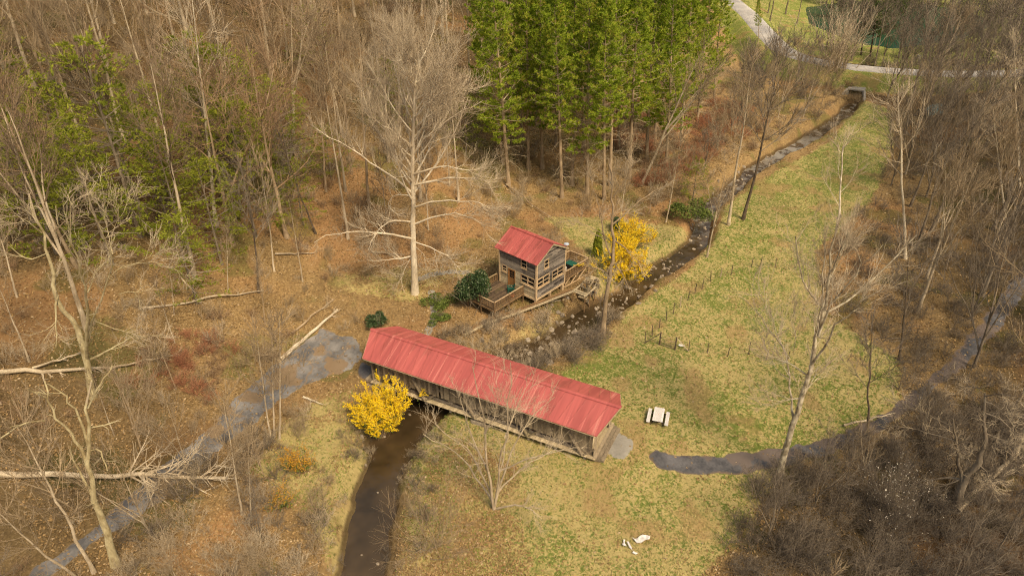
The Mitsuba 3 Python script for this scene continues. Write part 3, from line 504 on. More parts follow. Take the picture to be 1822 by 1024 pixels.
# the road over the culvert
rl = LineString(ROAD[:, :2])
s_ = np.arange(0, rl.length, 1.5)
mid = np.array([rl.interpolate(d).coords[0] for d in s_])
for _ in range(6):
    mid[1:-1] = 0.25 * mid[:-2] + 0.5 * mid[1:-1] + 0.25 * mid[2:]
tan = np.gradient(mid, axis=0); tan /= np.linalg.norm(tan, axis=1, keepdims=True)
nor = np.stack([-tan[:, 1], tan[:, 0]], -1)
rz_ = poly_dist(mid[:, 0], mid[:, 1], ROAD)[2][:, 0]
for _ in range(6):
    rz_[1:-1] = 0.25 * rz_[:-2] + 0.5 * rz_[1:-1] + 0.25 * rz_[2:]
cols = np.array([-3.1, -2.6, -1.3, 0, 1.3, 2.6, 3.1])
V = np.stack([np.column_stack([mid + c * nor, rz_ + (0.22 - 0.02 * abs(c) if abs(c) < 3 else -0.5)]) for c in cols], 1).reshape(-1, 3)
i, j = np.meshgrid(np.arange(len(mid) - 1), np.arange(len(cols) - 1), indexing='ij')
k = i * len(cols) + j
scene['road'] = mikit.ply((V, np.stack([k, k + len(cols), k + len(cols) + 1, k + 1], -1).reshape(-1, 4)[:, ::-1]), 'mat_road_surface', smooth=True, uv=V[:, :2])
labels['road'] = {'kind': 'structure', 'label': 'pale grey country road curving over the culvert'}

# the creek and the pond
cl = LineString(STREAM)
s_ = np.arange(0, cl.length, 1.0)
mid = np.array([cl.interpolate(d).coords[0] for d in s_])
for _ in range(3):
    mid[1:-1] = 0.25 * mid[:-2] + 0.5 * mid[1:-1] + 0.25 * mid[2:]
tan = np.gradient(mid, axis=0); tan /= np.linalg.norm(tan, axis=1, keepdims=True)
nor = np.stack([-tan[:, 1], tan[:, 0]], -1)
cols = np.linspace(-3.6, 3.6, 9)
V = np.stack([np.column_stack([mid + c * nor, water_level(mid[:, 1])]) for c in cols], 1).reshape(-1, 3)
i, j = np.meshgrid(np.arange(len(mid) - 1), np.arange(len(cols) - 1), indexing='ij')
k = i * len(cols) + j
scene['creek'] = mikit.ply((V, np.stack([k, k + len(cols), k + len(cols) + 1, k + 1], -1).reshape(-1, 4)[:, ::-1]), 'mat_water', smooth=True, uv=V[:, :2])
labels['creek'] = {'kind': 'structure', 'label': 'shallow brown creek winding from the culvert under the bridge'}
ring = np.array(POND.buffer(2).exterior.coords)[:-1]
F = Delaunay(ring).simplices
F = F[shapely.contains_xy(POND.buffer(2), *ring[F].mean(1).T)]
Vp = np.column_stack([ring, np.full(len(ring), POND_LEVEL)])
cr = np.cross(Vp[F[:, 1]] - Vp[F[:, 0]], Vp[F[:, 2]] - Vp[F[:, 0]])[:, 2] < 0
F[cr] = F[cr][:, ::-1]
scene['pond'] = mikit.ply((Vp, F), 'mat_pond_water', uv=ring)
labels['pond'] = {'kind': 'structure', 'label': 'dark green pond behind the road in the upper right'}

# stones in the creek, fallen leaves, grass blades: what nobody could count
rng = np.random.default_rng(41)
bag = Bag(41)
ico_v = np.array([[0, 0, 1], [.9, 0, .3], [.28, .85, .35], [-.72, .53, .3], [-.72, -.53, .3], [.28, -.85, .35], [.72, .5, -.4], [-.28, .85, -.4], [-.9, 0, -.4], [-.28, -.85, -.4], [.72, -.5, -.4], [0, 0, -.8]])
ico_f = np.array([[0, 1, 2], [0, 2, 3], [0, 3, 4], [0, 4, 5], [0, 5, 1], [1, 6, 2], [2, 7, 3], [3, 8, 4], [4, 9, 5], [5, 10, 1], [6, 7, 2], [7, 8, 3], [8, 9, 4], [9, 10, 5], [10, 6, 1], [11, 7, 6], [11, 8, 7], [11, 9, 8], [11, 10, 9], [11, 6, 10]])
for n_, lo, hi, spread in ((170, 52.0, 66.0, 2.4), (90, 66.0, 80.0, 2.2), (120, 80.0, 118.0, 1.8), (16, 20.0, 50.0, 2.8)):
    sel = np.flatnonzero((mid[:, 1] > lo) & (mid[:, 1] < hi))
    for _ in range(n_):
        a = rng.choice(sel)
        q = mid[a] + nor[a] * rng.normal(0, spread * 0.6) + rng.normal(0, 0.4, 2)
        r = rng.uniform(0.12, 0.42) * (1.25 if lo == 52.0 else 1)
        zz = max(ground_z(*q), water_level(q[1]) - 0.1)
        bag.add(ico_v * r * rng.uniform(0.6, 1.2, 3) * [1, 1, 0.7] @ np.linalg.qr(rng.normal(size=(3, 3)))[0] + [q[0], q[1], zz], ico_f)
single('creek_stones', bag, 'stone', 'loose brown and grey stones in the creek bed', kind='stuff')


def scatter(n, seed, power=1.0):
    """Random ground points seen from above the valley, thinner with distance."""
    r_ = np.random.default_rng(seed)
    d = 26 * (150 / 26) ** (r_.random(n) ** power)
    a = r_.uniform(-0.78, 0.78, n)
    x, y = d * np.sin(a) * 1.05, d * np.cos(a)
    return x, y, r_


def turf_at(x, y):
    m = np.maximum.reduce([ring_mask(x, y, MEADOW, 1.2), 0.6 * ring_mask(x, y, VERGE, 1.2), 0.8 * ring_mask(x, y, MILL_GREEN, 1.5), 0.5 * ring_mask(x, y, SYCAMORE_LAWN, 1.2)])
    return m * (1 - 0.55 * ring_mask(x, y, BROWN_BANK, 2.0)) + 0.5 * (vnoise(x, y, 2.0, 61) - 0.5)


RINGS = [Polygon(PATH_LEFT), Polygon(PATH_RIGHT), Polygon(PATH_APRON), Polygon(PATH_CURB)]


def off_path(x, y, keep=0.0, r_=None):
    on = np.zeros(len(x), bool)
    for P in RINGS:
        on |= shapely.contains_xy(P, x, y)
    return ~on if r_ is None else ~on | (r_.random(len(x)) < keep)


x, y, r_ = scatter(190000, 51)
ok = (turf_at(x, y) < 0.55) | (r_.random(len(x)) < 0.10)
ok &= off_path(x, y, 0.16, r_) & (poly_dist(x, y, STREAM)[0] > 2.6)
x, y = x[ok], y[ok]
n_ = len(x)
dk = np.maximum.reduce([sstep(40, 62, x - 0.25 * (y - 60)), sstep(8, 26, x) * sstep(46, 34, y)])
keep_ = r_.random(len(x)) > 0.85 * dk
x, y = x[keep_], y[keep_]
n_ = len(x)
size = r_.uniform(0.03, 0.065, n_)[:, None] * (1 + np.hypot(x, y)[:, None] / 90)
a = r_.normal(size=(n_, 3)) * [1, 1, 0.45]; a /= np.linalg.norm(a, axis=1, keepdims=True)
b = np.cross(a, r_.normal(size=(n_, 3)) * [0.4, 0.4, 1]); b /= np.linalg.norm(b, axis=1, keepdims=True)
bag = Bag(51).quads(np.column_stack([x, y, terrain(x, y) + 0.07]), a * size, b * size * 0.6, r_.random((n_, 2)))
single('fallen_leaves', bag, 'fallen_leaf', 'brown fallen leaves covering the forest floor', kind='stuff')

x, y, r_ = scatter(130000, 52)
ok = (turf_at(x, y) > 0.35) & off_path(x, y) & (poly_dist(x, y, STREAM)[0] > 2.3)
x, y = x[ok], y[ok]
n_ = len(x)
z = terrain(x, y)
h = r_.uniform(0.06, 0.14, n_)[:, None] * (1 + np.hypot(x, y)[:, None] / 160)
tone = np.column_stack([r_.random(n_), np.clip(vnoise(x, y, 3.0, 71) * 1.0 + 0.35 * r_.random(n_) - 0.12, 0, 1)])
for k in range(2):
    side = r_.normal(size=(n_, 3)) * [1, 1, 0.1]; side /= np.linalg.norm(side, axis=1, keepdims=True)
    lean = r_.normal(size=(n_, 3)) * [0.7, 0.7, 0]
    base = np.column_stack([x, y, z - 0.02]) + r_.normal(size=(n_, 3)) * [0.08, 0.08, 0]
    tri = np.stack([base - side * h * 0.34, base + side * h * 0.34, base + (lean + [0, 0, 1]) * h], 1)
    bag = Bag(52).tris(tri, tone) if k == 0 else bag.tris(tri, tone)
single('grass', bag, 'blade', 'short green and straw coloured meadow grass', kind='stuff')
# ---------------------------------------------------------------- growing trees
def interp(P, R, idx, t):
    K = P.shape[1]
    s = np.clip(t, 0, 0.999) * (K - 1)
    i = s.astype(int); f = (s - i)[:, None]
    p0, p1 = P[idx, i], P[idx, i + 1]
    d = p1 - p0
    d /= np.linalg.norm(d, axis=1, keepdims=True) + 1e-9
    return p0 * (1 - f) + p1 * f, R[idx, i] * (1 - f[:, 0]) + R[idx, i + 1] * f[:, 0], d


def grow(rng, P, R, per, t0, t1, ang, length, K=4, up=0.2, wob=0.12, ratio=0.6, rmin=0.010, flat=None, even=False):
    """Branches from the polylines P: per = how many from each; ang = (from, to) degrees off the parent; length(t) metres."""
    idx = np.repeat(np.arange(len(P)), per)
    n = len(idx)
    t = t0 + (t1 - t0) * ((np.tile((np.arange(per) + 0.5) / per, len(P)) + rng.uniform(-0.5, 0.5, n) / per) if even else rng.random(n))
    p, r, d = interp(P, R, idx, t)
    q = rng.normal(size=(n, 3))
    q -= (q * d).sum(1, keepdims=True) * d
    q /= np.linalg.norm(q, axis=1, keepdims=True)
    if even:
        ref = np.where(np.abs(d[:, 2:]) < 0.95, [[0, 0, 1.0]], [[1.0, 0, 0]])
        e1 = np.cross(d, ref); e1 /= np.linalg.norm(e1, axis=1, keepdims=True)
        e2 = np.cross(d, e1)
        az = (np.arange(n) * 2.39996 + rng.normal(0, 0.35, n))[:, None]
        q = np.cos(az) * e1 + np.sin(az) * e2
    a = np.radians(rng.uniform(ang[0], ang[1], n))[:, None]
    dirn = np.cos(a) * d + np.sin(a) * q
    if flat is not None:
        dirn[:, 2] *= flat
        dirn /= np.linalg.norm(dirn, axis=1, keepdims=True)
    L = length(t) * rng.uniform(0.7, 1.25, n)
    pts = [p]
    for s in range(K - 1):
        dirn = dirn + rng.normal(0, wob, (n, 3)) + [0, 0, up / (K - 1)]
        dirn /= np.linalg.norm(dirn, axis=1, keepdims=True)
        pts.append(pts[-1] + dirn * (L / (K - 1))[:, None])
    r0 = np.maximum(r * ratio, rmin)
    rad = r0[:, None] * np.linspace(1, 0.3, K)[None]
    return np.stack(pts, 1), np.maximum(rad, rmin * 0.55)


def stem_line(rng, h, r0, K=12, bend=0.03, lean=0.0, flare=True):
    t = np.linspace(0, 1, K)
    w = np.cumsum(rng.normal(0, bend * h / K, (K, 2)), 0)
    w -= w[0]
    P = np.column_stack([w[:, 0] + lean * h * t ** 1.3, w[:, 1], t * h])
    R = r0 * (1 - 0.86 * t ** 0.9)
    if flare:
        R[0] *= 1.35
    return P[None], R[None]


def make_bare(seed, h, r0, t0=0.45, n1=16, n2=9, n3=10, ang=(30, 60), l1=0.26, l2=0.40, up=0.45, forks=0, fork_at=(0.25, 0.5), tw=1.1, wob=0.13, bend=0.03, rmin=0.020, lean=0.0):
    rng = np.random.default_rng(seed)
    P, R = stem_line(rng, h, r0, bend=bend, lean=lean)
    bagT, bagC = Bag(seed), Bag(seed + 1)
    bagT.tubes(P, R, 8)
    if forks:
        Pf, Rf = grow(rng, P, R, forks, fork_at[0], fork_at[1], (14, 30), lambda t: h * (0.98 - t) * 0.95, K=9, up=0.30, wob=0.07, ratio=0.75)
        bagT.tubes(Pf, Rf, 6)
        Pf = np.concatenate([resample(P, 9), Pf]); Rf = np.concatenate([R[:, np.linspace(0, R.shape[1] - 1, 9).astype(int)], Rf])
    else:
        Pf, Rf = P, R
    P1, R1 = grow(rng, Pf, Rf, n1, t0, 0.98, ang, lambda t: l1 * h * (1.15 - 0.75 * (t - t0) / (1 - t0)), K=6, up=up, wob=wob, ratio=0.52, even=True)
    bagC.tubes(P1, R1, 4)
    L1 = l1 * h
    P2, R2 = grow(rng, P1, R1, n2, 0.15, 1.0, (18, 45), lambda t: 1.3 * l2 * L1 * (1.15 - 0.6 * t), K=5, up=0.40, wob=0.10, ratio=0.6, rmin=1.5 * rmin)
    bagC.tubes(P2, R2, 3)
    P3, R3 = grow(rng, P2, R2, n3, 0.1, 1.0, (14, 40), lambda t: 1.4 * tw + 0 * t, K=3, up=0.3, wob=0.10, ratio=0.6, rmin=rmin)
    bagC.tubes(P3, R3, 3)
    return bagT, bagC


def resample(P, K):
    s = np.linspace(0, P.shape[1] - 1, K)
    i = np.minimum(s.astype(int), P.shape[1] - 2); f = (s - i)[None, :, None]
    return P[:, i] * (1 - f) + P[:, i + 1] * f


def make_bush(seed, h, stems, n2=6, n3=5, spread=(10, 45), r0=0.035, tw=0.55, up=0.25, l2=0.4):
    rng = np.random.default_rng(seed)
    base = rng.normal(0, 0.12 * h, (stems, 3)) * [1, 1, 0]
    az = rng.random(stems) * 2 * PI
    tilt = np.radians(rng.uniform(spread[0], spread[1], stems))
    d = np.stack([np.sin(tilt) * np.cos(az), np.sin(tilt) * np.sin(az), np.cos(tilt)], -1)
    L = h * rng.uniform(0.6, 1.15, stems)
    pts = [base]
    for s in range(4):
        d = d + rng.normal(0, 0.12, (stems, 3)) + [0, 0, up / 5]
        d /= np.linalg.norm(d, axis=1, keepdims=True)
        pts.append(pts[-1] + d * L[:, None] / 4)
    P = np.stack(pts, 1)
    R = r0 * rng.uniform(0.6, 1.2, stems)[:, None] * np.linspace(1, 0.35, 5)[None]
    bag = Bag(seed)
    bag.tubes(P, R, 4)
    P2, R2 = grow(rng, P, R, n2, 0.2, 1, (14, 42), lambda t: l2 * h * (1.2 - 0.7 * t), K=4, up=0.2, wob=0.15, ratio=0.6, rmin=0.009)
    bag.tubes(P2, R2, 3)
    P3, R3 = grow(rng, P2, R2, n3, 0.1, 1, (15, 45), lambda t: 1.3 * tw + 0 * t, K=3, up=0.15, wob=0.12, ratio=0.7, rmin=0.008)
    bag.tubes(P3, R3, 3)
    return bag, P, P2, P3


def tufts(rng, c, d, blades, length, width, spread, tone=None):
    """Loose needle blades fanned about the directions d at the points c."""
    n = len(c)
    c, d = np.repeat(c, blades, 0), np.repeat(d, blades, 0)
    q = d + rng.normal(0, spread, c.shape)
    q /= np.linalg.norm(q, axis=1, keepdims=True) + 1e-9
    s = np.cross(q, rng.normal(0, 0.55, c.shape) + [0, 0, 1]); s /= np.linalg.norm(s, axis=1, keepdims=True) + 1e-9
    L = (length * rng.uniform(0.7, 1.3, len(c)))[:, None]
    V = np.stack([c - s * width * 0.5, c + s * width * 0.5, c + q * L], 1)
    u = np.repeat(rng.random(n) if tone is None else tone, blades)
    return V, np.column_stack([np.clip(u + rng.normal(0, 0.12, len(c)), 0, 1), rng.random(len(c))])


def make_pine(seed, h, r0, base=0.36, lmax=4.4, whorl=0.72, dead=True, blades=8, blade=(0.42, 0.12), flat=0.35, droop=0.0, per=6, nt=9, spread=0.55, side=0.55):
    rng = np.random.default_rng(seed)
    P, R = stem_line(rng, h, r0, K=14, bend=0.012)
    bagT, bagB, bagN = Bag(seed), Bag(seed + 1), Bag(seed + 2)
    bagT.tubes(P, R, 8)
    zs = np.arange(base * h, h * 0.985, whorl) + rng.uniform(-0.15, 0.15, len(np.arange(base * h, h * 0.985, whorl)))
    lines, tones = [], []
    for z in zs:
        t = (z / h - base) / (1 - base)
        prof = (0.55 + 0.45 * min(1, t / 0.22)) * (1 - t) ** 0.75 + 0.10
        k = per - (t > 0.8)
        a0 = rng.random() * 2 * PI
        for j in range(k):
            if rng.random() < 0.10:
                continue
            az = a0 + j * 2 * PI / k + rng.normal(0, 0.22)
            L = lmax * prof * rng.uniform(0.55, 1.25)
            el = np.radians(rng.uniform(-4, 16) + 34 * t - droop * 22)
            d = np.array([math.cos(az) * math.cos(el), math.sin(az) * math.cos(el), math.sin(el)])
            s = np.linspace(0, 1, 5)[:, None]
            c0, _, _ = interp(P, R, np.array([0]), np.array([z / h]))
            pts = c0 + d * L * s + np.array([0, 0, 1]) * (0.10 - 0.30 * droop) * L * s ** 2 - np.array([0, 0, 1]) * 0.04 * L * np.sin(s * PI)
            lines.append(pts); tones.append(0.35 + 0.5 * rng.random())
    LP = np.array(lines)
    LR = np.maximum(0.018, 0.012 * np.linalg.norm(LP[:, -1] - LP[:, 0], axis=1))[:, None] * np.linspace(1, 0.35, 5)[None]
    bagB.tubes(LP, LR, 3)
    # side shoots lie flat beside the branch, longer near its middle
    S, SR = grow(rng, LP, LR, nt, 0.28, 1.0, (30, 68), lambda t: side * lmax * 0.34 * (1.25 - t), K=3, up=0.10 - 0.2 * droop, wob=0.10, ratio=0.55, flat=flat)
    tone = np.repeat(np.array(tones), nt)
    for Q, tn, tt in ((S, tone, (0.35, 0.68, 1.0)), (LP, np.array(tones), (0.55, 0.75, 0.9, 1.0))):
        for t in tt:
            c, _, d = interp(Q, np.ones(Q.shape[:2]), np.arange(len(Q)), np.full(len(Q), t))
            V, uv = tufts(rng, c + rng.normal(0, 0.05, c.shape), d + [0, 0, 0.25], blades, blade[0], blade[1], spread, np.clip(tn + rng.normal(0, 0.16, len(c)), 0, 1))
            bagN.tris(V, uv)
    if dead:
        zs = rng.uniform(0.10 * h, base * h, 34)
        az = rng.random(34) * 2 * PI
        L = rng.uniform(0.8, 3.4, 34)[:, None]
        c0, _, _ = interp(np.repeat(P, 34, 0), np.repeat(R, 34, 0), np.arange(34), zs / h)
        s = np.linspace(0, 1, 5)
        d = np.stack([np.cos(az), np.sin(az), rng.uniform(-0.1, 0.25, 34)], -1)
        DP = c0[:, None] + d[:, None] * L[:, None] * s[None, :, None] - np.array([0, 0, 1]) * (0.30 * L)[:, None] * (s ** 2)[None, :, None]
        DR = np.full((34, 5), 0.022) * np.linspace(1, 0.4, 5)
        bagB.tubes(DP, DR, 3)
        P3, R3 = grow(rng, DP, DR, 6, 0.3, 1, (25, 60), lambda t: 0.7 + 0 * t, K=3, up=-0.1, wob=0.15, rmin=0.009)
        bagB.tubes(P3, R3, 3)
    return bagT, bagB, bagN


def leaf_quads(rng, c, size, up=0.4):
    n = len(c)
    a = rng.normal(size=(n, 3)); a /= np.linalg.norm(a, axis=1, keepdims=True)
    nrm = rng.normal(size=(n, 3)) + [0, 0, up * 3]
    b = np.cross(nrm, a); b /= np.linalg.norm(b, axis=1, keepdims=True)
    return c, a * size * rng.uniform(0.6, 1.3, (n, 1)), b * size * 0.42


def lean_matrix(x, y, z, spin, dx, dy, h, scale=1.0):
    tilt = math.degrees(math.atan2(math.hypot(dx, dy), h))
    m = T().translate([x, y, z])
    if tilt > 0.3:
        l_ = math.hypot(dx, dy)
        m = m.rotate([-dy / l_, dx / l_, 0], tilt)
    return m.rotate([0, 0, 1], spin).scale(scale)


groups = {}


def group(name, parts):
    """A shapegroup, made once: parts = [(part name, bag, material, smooth)]."""
    scene['proto_' + name] = {'type': 'shapegroup', **{n_: b.ply(m_, s_) for n_, b, m_, s_ in parts}}
    groups[name] = True


def place(key, name, m):
    scene[key] = {'type': 'instance', 'shapegroup': {'type': 'ref', 'id': 'proto_' + name}, 'to_world': m}


def hero(name, label, spec, lines, r0, bark_m, twig_m, seed, n2=7, n3=8, n4=7, l2=1.8, tw=0.9, depth=0.75, up=0.15, wob=0.16, limb_ratio=0.5, snag=False, extra=0, br=0.028):
    """A tree whose main limbs follow given lines (metres from its foot); each limb also swings toward or away from the viewer."""
    rng = np.random.default_rng(seed)
    x, y, h, _, _ = spec
    z = ground_z(x, y)
    view = np.array([x, y, (z + 0.5 * h - 44) * 0.6]); view /= np.linalg.norm(view)
    key = thing(name, label, 'tree')
    org = np.array([x, y, z])
    done, allP, allR = [], [], []
    for li, line in enumerate(lines):
        line = np.array(line, float)
        K = max(6, 2 * len(line))
        s = np.r_[0, np.cumsum(np.linalg.norm(np.diff(line, axis=0), axis=1))]
        L = s[-1]
        u = np.linspace(0, L, K)
        P = np.stack([np.interp(u, s, line[:, k]) for k in range(3)], -1)
        P[1:-1] = 0.25 * P[:-2] + 0.5 * P[1:-1] + 0.25 * P[2:]
        P[1:] += rng.normal(0, 0.022 * min(L, 6), (K - 1, 3)) * [1, 1, 0.7] * np.linspace(0.3, 1, K - 1)[:, None]
        if li == 0:
            off0, rr0, end = 0.0, r0, 0.16
            swing = rng.normal(0, 0.04)
            if not snag: P[0, 2] -= 0.3
        else:
            best = min(((np.linalg.norm(line[0] - (q - o * view)), o, r_) for Q, O, RR in done for q, o, r_ in zip(Q, O, RR)), key=lambda a: a[0])
            off0, rr0, end = best[1], min(best[2] * (limb_ratio + 0.2), r0 * limb_ratio, 0.025 + 0.024 * L), 0.22
            if extra and line[0][2] < 0.45 * h:
                rr0 *= 0.72
            swing = rng.choice([-1, 1]) * rng.uniform(0.25, 1.0) * depth
        O = off0 + swing * u * (1 - 0.25 * u / L)
        P = P + O[:, None] * view
        R = rr0 * (1 - (1 - end) * (u / L) ** 0.8)
        if li == 0: R[0] *= 1.3
        if snag: R = np.maximum(R, 0.05)
        done.append((P, O, R))
        part(key, 'trunk' if li == 0 else 'limb', Bag(seed + li).tubes(P + org, R, 8 if li == 0 else 6), bark_m, True)
        allP.append(resample(P[None], 10)); allR.append(np.interp(np.linspace(0, K - 1, 10), np.arange(K), R)[None])
    if extra:                                            # further limbs from the upper trunk, sweeping up and outward
        Pe, Re = grow(rng, allP[0], allR[0] * 1.0, extra, 0.40, 0.97, (36, 68), lambda t: h * 0.40 * (1.25 - 0.80 * t), K=10, up=0.75, wob=0.06, ratio=0.5, rmin=0.09, even=True)
        for q in range(extra):
            part(key, 'limb', Bag(seed + 200 + q).tubes(Pe[q] + org, Re[q], 6), bark_m, True)
        allP.append(Pe); allR.append(Re)
    P, R = np.concatenate(allP), np.concatenate(allR)
    bag = Bag(seed + 99)
    bag.tubes(P[:1, -2:] + org, R[:1, -2:], 3)
    P2, R2 = grow(rng, P, np.minimum(R, 0.09), n2, 0.25, 1.0, (20, 50), lambda t: l2 * (1.3 - 0.6 * t), K=5, up=up, wob=wob, ratio=0.5, rmin=0.014)
    part(key, 'branches', Bag(seed + 98).tubes(P2 + org, np.maximum(R2, br * np.linspace(1, 0.5, 5)), 4), bark_m, kind='stuff')
    if n3:
        P3, R3 = grow(rng, P2, R2, n3, 0.1, 1.0, (15, 45), lambda t: tw * 1.5 + 0 * t, K=4, up=up, wob=wob, ratio=0.6, rmin=0.8 * br)
        bag.tubes(P3 + org, R3, 3)
        if n4:
            P4, R4 = grow(rng, P3, R3, n4, 0.1, 1.0, (15, 45), lambda t: tw * 0.85 + 0 * t, K=3, up=up, wob=wob, ratio=0.7, rmin=0.62 * br)
            bag.tubes(P4 + org, R4, 3)
    part(key, 'crown', bag, twig_m)
    return key
# ---------------------------------------------------------------- the covered bridge
BA = np.array([0.8962, -0.4437]); BN = np.array([0.4437, 0.8962])
BO = np.array([-14.18, 52.26]) + 0.0 * BA          # near eave corner at the left end
BL, BW = 23.55, 5.95                                # along the eave, eave to eave
DECK, EAVE, RIDGE = 0.75, 3.9, 5.1


def bf(v):
    v = np.asarray(v, float)
    xy = BO + v[..., :1] * BA + v[..., 1:2] * BN
    return np.concatenate([xy, v[..., 2:3]], -1)


bridge = thing('covered_bridge', 'long wooden covered bridge with a red metal gable roof spanning the creek', 'covered bridge')
WALL0, WALL1, X0, X1 = 0.85, BW - 0.85, 0.75, BL - 0.75
# roof: sheets of painted metal with standing seams, the ridge overhanging each portal
key = numbered(bridge + '__roof')
cap = Bag(7)
for s in (-1, 1):
    c_ = BW / 2
    cap.add(bf(np.array([[-1.05, c_, RIDGE + 0.075], [BL + 1.05, c_, RIDGE + 0.075], [-1.0, c_ + s * 0.22, RIDGE - 0.005], [BL + 1.0, c_ + s * 0.22, RIDGE - 0.005]])), [[0, 1, 2], [1, 3, 2]] if s < 0 else [[0, 2, 1], [1, 2, 3]])
scene[key] = cap.ply('bridge_red')
labels[key] = {'label': 'red painted metal roof with streaks down its sheets'}
rng = np.random.default_rng(5)
NS = 26
for s in (0, 1):
    for i in range(NS):
        b = Bag(100 + s * NS + i)
        t0, t1 = i / NS, (i + 1) / NS
        lift = rng.uniform(0, 0.010)
        e_ov, r_ov = 0.0, 1.0
        xa = [(-r_ov + t * (BL + 2 * r_ov), -e_ov + t * (BL + 2 * e_ov)) for t in (t0, t1)]   # ridge end, eave end
        yr, ye = BW / 2, (0.0 if s == 0 else BW)
        def pt(t, u, dz):                                     # across the sheet, down the slope
            xr, xe = -r_ov + t * (BL + 2 * r_ov), t * BL
            return [xr + (xe - xr) * u, yr + (ye - yr) * u, RIDGE + (EAVE - RIDGE) * u + dz]
        rows = np.linspace(0, 1.0, 5)
        wob_ = rng.normal(0, 0.004, 5)
        top = np.array([[pt(t, u, lift + w_ + (0.015 * edge)) for t, edge in ((t0 + 0.0004, 1), (t0 + 0.0035, 0), ((t0 + t1) / 2 - 0.0015, 0), ((t0 + t1) / 2, 0.5), ((t0 + t1) / 2 + 0.0015, 0), (t1 - 0.0035, 0), (t1 - 0.0004, 1))] for u, w_ in zip(rows, wob_)])
        top[:, 3, 2] -= 0.012
        nt_ = top.shape[1]
        g0 = np.arange(5 * nt_).reshape(5, nt_)
        q = np.stack([g0[:-1, :-1], g0[1:, :-1], g0[1:, 1:], g0[:-1, 1:]], -1).reshape(-1, 4)
        f = np.vstack([q[:, [0, 1, 2]], q[:, [0, 2, 3]]])
        low = top.reshape(-1, 3) - [0, 0, 0.05]
        b.add(bf(np.vstack([top.reshape(-1, 3), low])), np.vstack([f, f[:, ::-1] + 5 * nt_]))
        part(key, 'panel', b, 'bridge_red')
# eave and gable trim
tb = Bag(9)
for y_ in (0.05, BW - 0.05):
    tb.beam([0.05, y_, EAVE - 0.11], [BL - 0.05, y_, EAVE - 0.11], 0.05, 0.12, frame=bf)
for x_ in (-0.02, BL + 0.02):
    for ye in (0.03, BW - 0.03):
        sgn = -1 if x_ < 0 else 1
        tb.beam([x_ + sgn * 0.0, ye, EAVE - 0.09], [x_ + sgn * 0.98, BW / 2, RIDGE - 0.09], 0.04, 0.14, frame=bf)
part(bridge, 'trim', tb, 'board_cream', label='pale board along the eaves and gable edges')
# walls: upright boards, uneven at the foot, leaving an opening above the deck edge
for wname, y_, mat_ in (('near', WALL0, 'board_grey'), ('far', WALL1, 'board_grey')):
    b = Bag(11 if y_ == WALL0 else 12)
    xx = X0
    while xx < X1:
        w_ = rng.uniform(0.17, 0.27)
        foot = 1.42 + rng.normal(0, 0.035) + (-0.6 if xx < X0 + 1.2 or xx > X1 - 1.3 else 0)
        if rng.random() < 0.985:
            yy = y_ + rng.uniform(-0.018, 0.018)
            b.box(xx, xx + w_ - 0.018, yy - 0.014, yy + 0.014, foot, EAVE - 0.12 + 0.2 * (0.0), frame=bf)
        xx += w_
    part(bridge, 'wall', b, 'board_tan' if y_ == WALL0 else mat_, kind='stuff', label='weathered grey upright boards of the side facing the camera' if y_ == WALL0 else 'weathered upright boards of the far side')
# portal gables
for x_, s in ((0.35, -1), (BL - 0.35, 1)):
    b = Bag(14)
    yy = 0.7
    while yy < BW - 0.85:
        top = EAVE + (RIDGE - EAVE) * (1 - abs(yy + 0.1 - BW / 2) / (BW / 2)) - 0.10
        foot = 3.3 if 1.3 < yy < BW - 1.5 else DECK + 0.1
        b.box(x_ - 0.015, x_ + 0.015, yy, yy + 0.2, foot, top, frame=bf)
        yy += 0.215
    part(bridge, 'portal', b, 'board_tan', kind='stuff')
# deck: planks across, ends sticking out past the walls
b = Bag(16)
xx = 0.2
while xx < BL - 0.1:
    w_ = rng.uniform(0.20, 0.28)
    o0, o1 = rng.uniform(-0.03, 0.03, 2)
    b.box(xx, xx + w_ - 0.02, 0.45 + o0, BW - 0.45 + o1, DECK - 0.07, DECK + rng.uniform(-0.012, 0.012), frame=bf)
    xx += w_
part(bridge, 'deck', b, 'board_cream', kind='stuff', label='pale deck planks with their ends past the wall')
for x_, y0_, y1_ in ((BL - 0.35, 0.62, BW - 0.62), (-0.55, 0.62, BW - 0.62)):
    for q in range(3):
        b = Bag(17 + q)
        b.box(x_ + q * 0.32, x_ + q * 0.32 + 0.29, y0_ + 0.05 * q, y1_ - 0.08 * q, DECK - 0.28, DECK + 0.02 - 0.03 * q, frame=bf)
        part(bridge, 'threshold', b, 'board_tan')
# trusses: posts, chords and braces on both sides
panels = 8
px_ = np.linspace(X0 + 0.35, X1 - 0.35, panels + 1)
for y_ in (WALL0 + 0.16, WALL1 - 0.16):
    for z_ in (DECK + 0.14, EAVE - 0.30):
        part(bridge, 'chord', Bag(20).beam([X0, y_, z_], [X1, y_, z_], 0.22, 0.26, frame=bf), 'board_grey')
    for i, p_ in enumerate(px_):
        part(bridge, 'post', Bag(30 + i).beam([p_, y_, DECK - 0.35], [p_, y_, EAVE - 0.2], 0.2, 0.22, frame=bf), 'board_grey')
    for i in range(panels):
        a_, c_ = (px_[i], px_[i + 1]) if i % 2 else (px_[i + 1], px_[i])
        part(bridge, 'brace', Bag(50 + i).beam([a_, y_ + 0.02, DECK + 0.2], [c_, y_ + 0.02, EAVE - 0.4], 0.16, 0.2, frame=bf), 'board_tan')
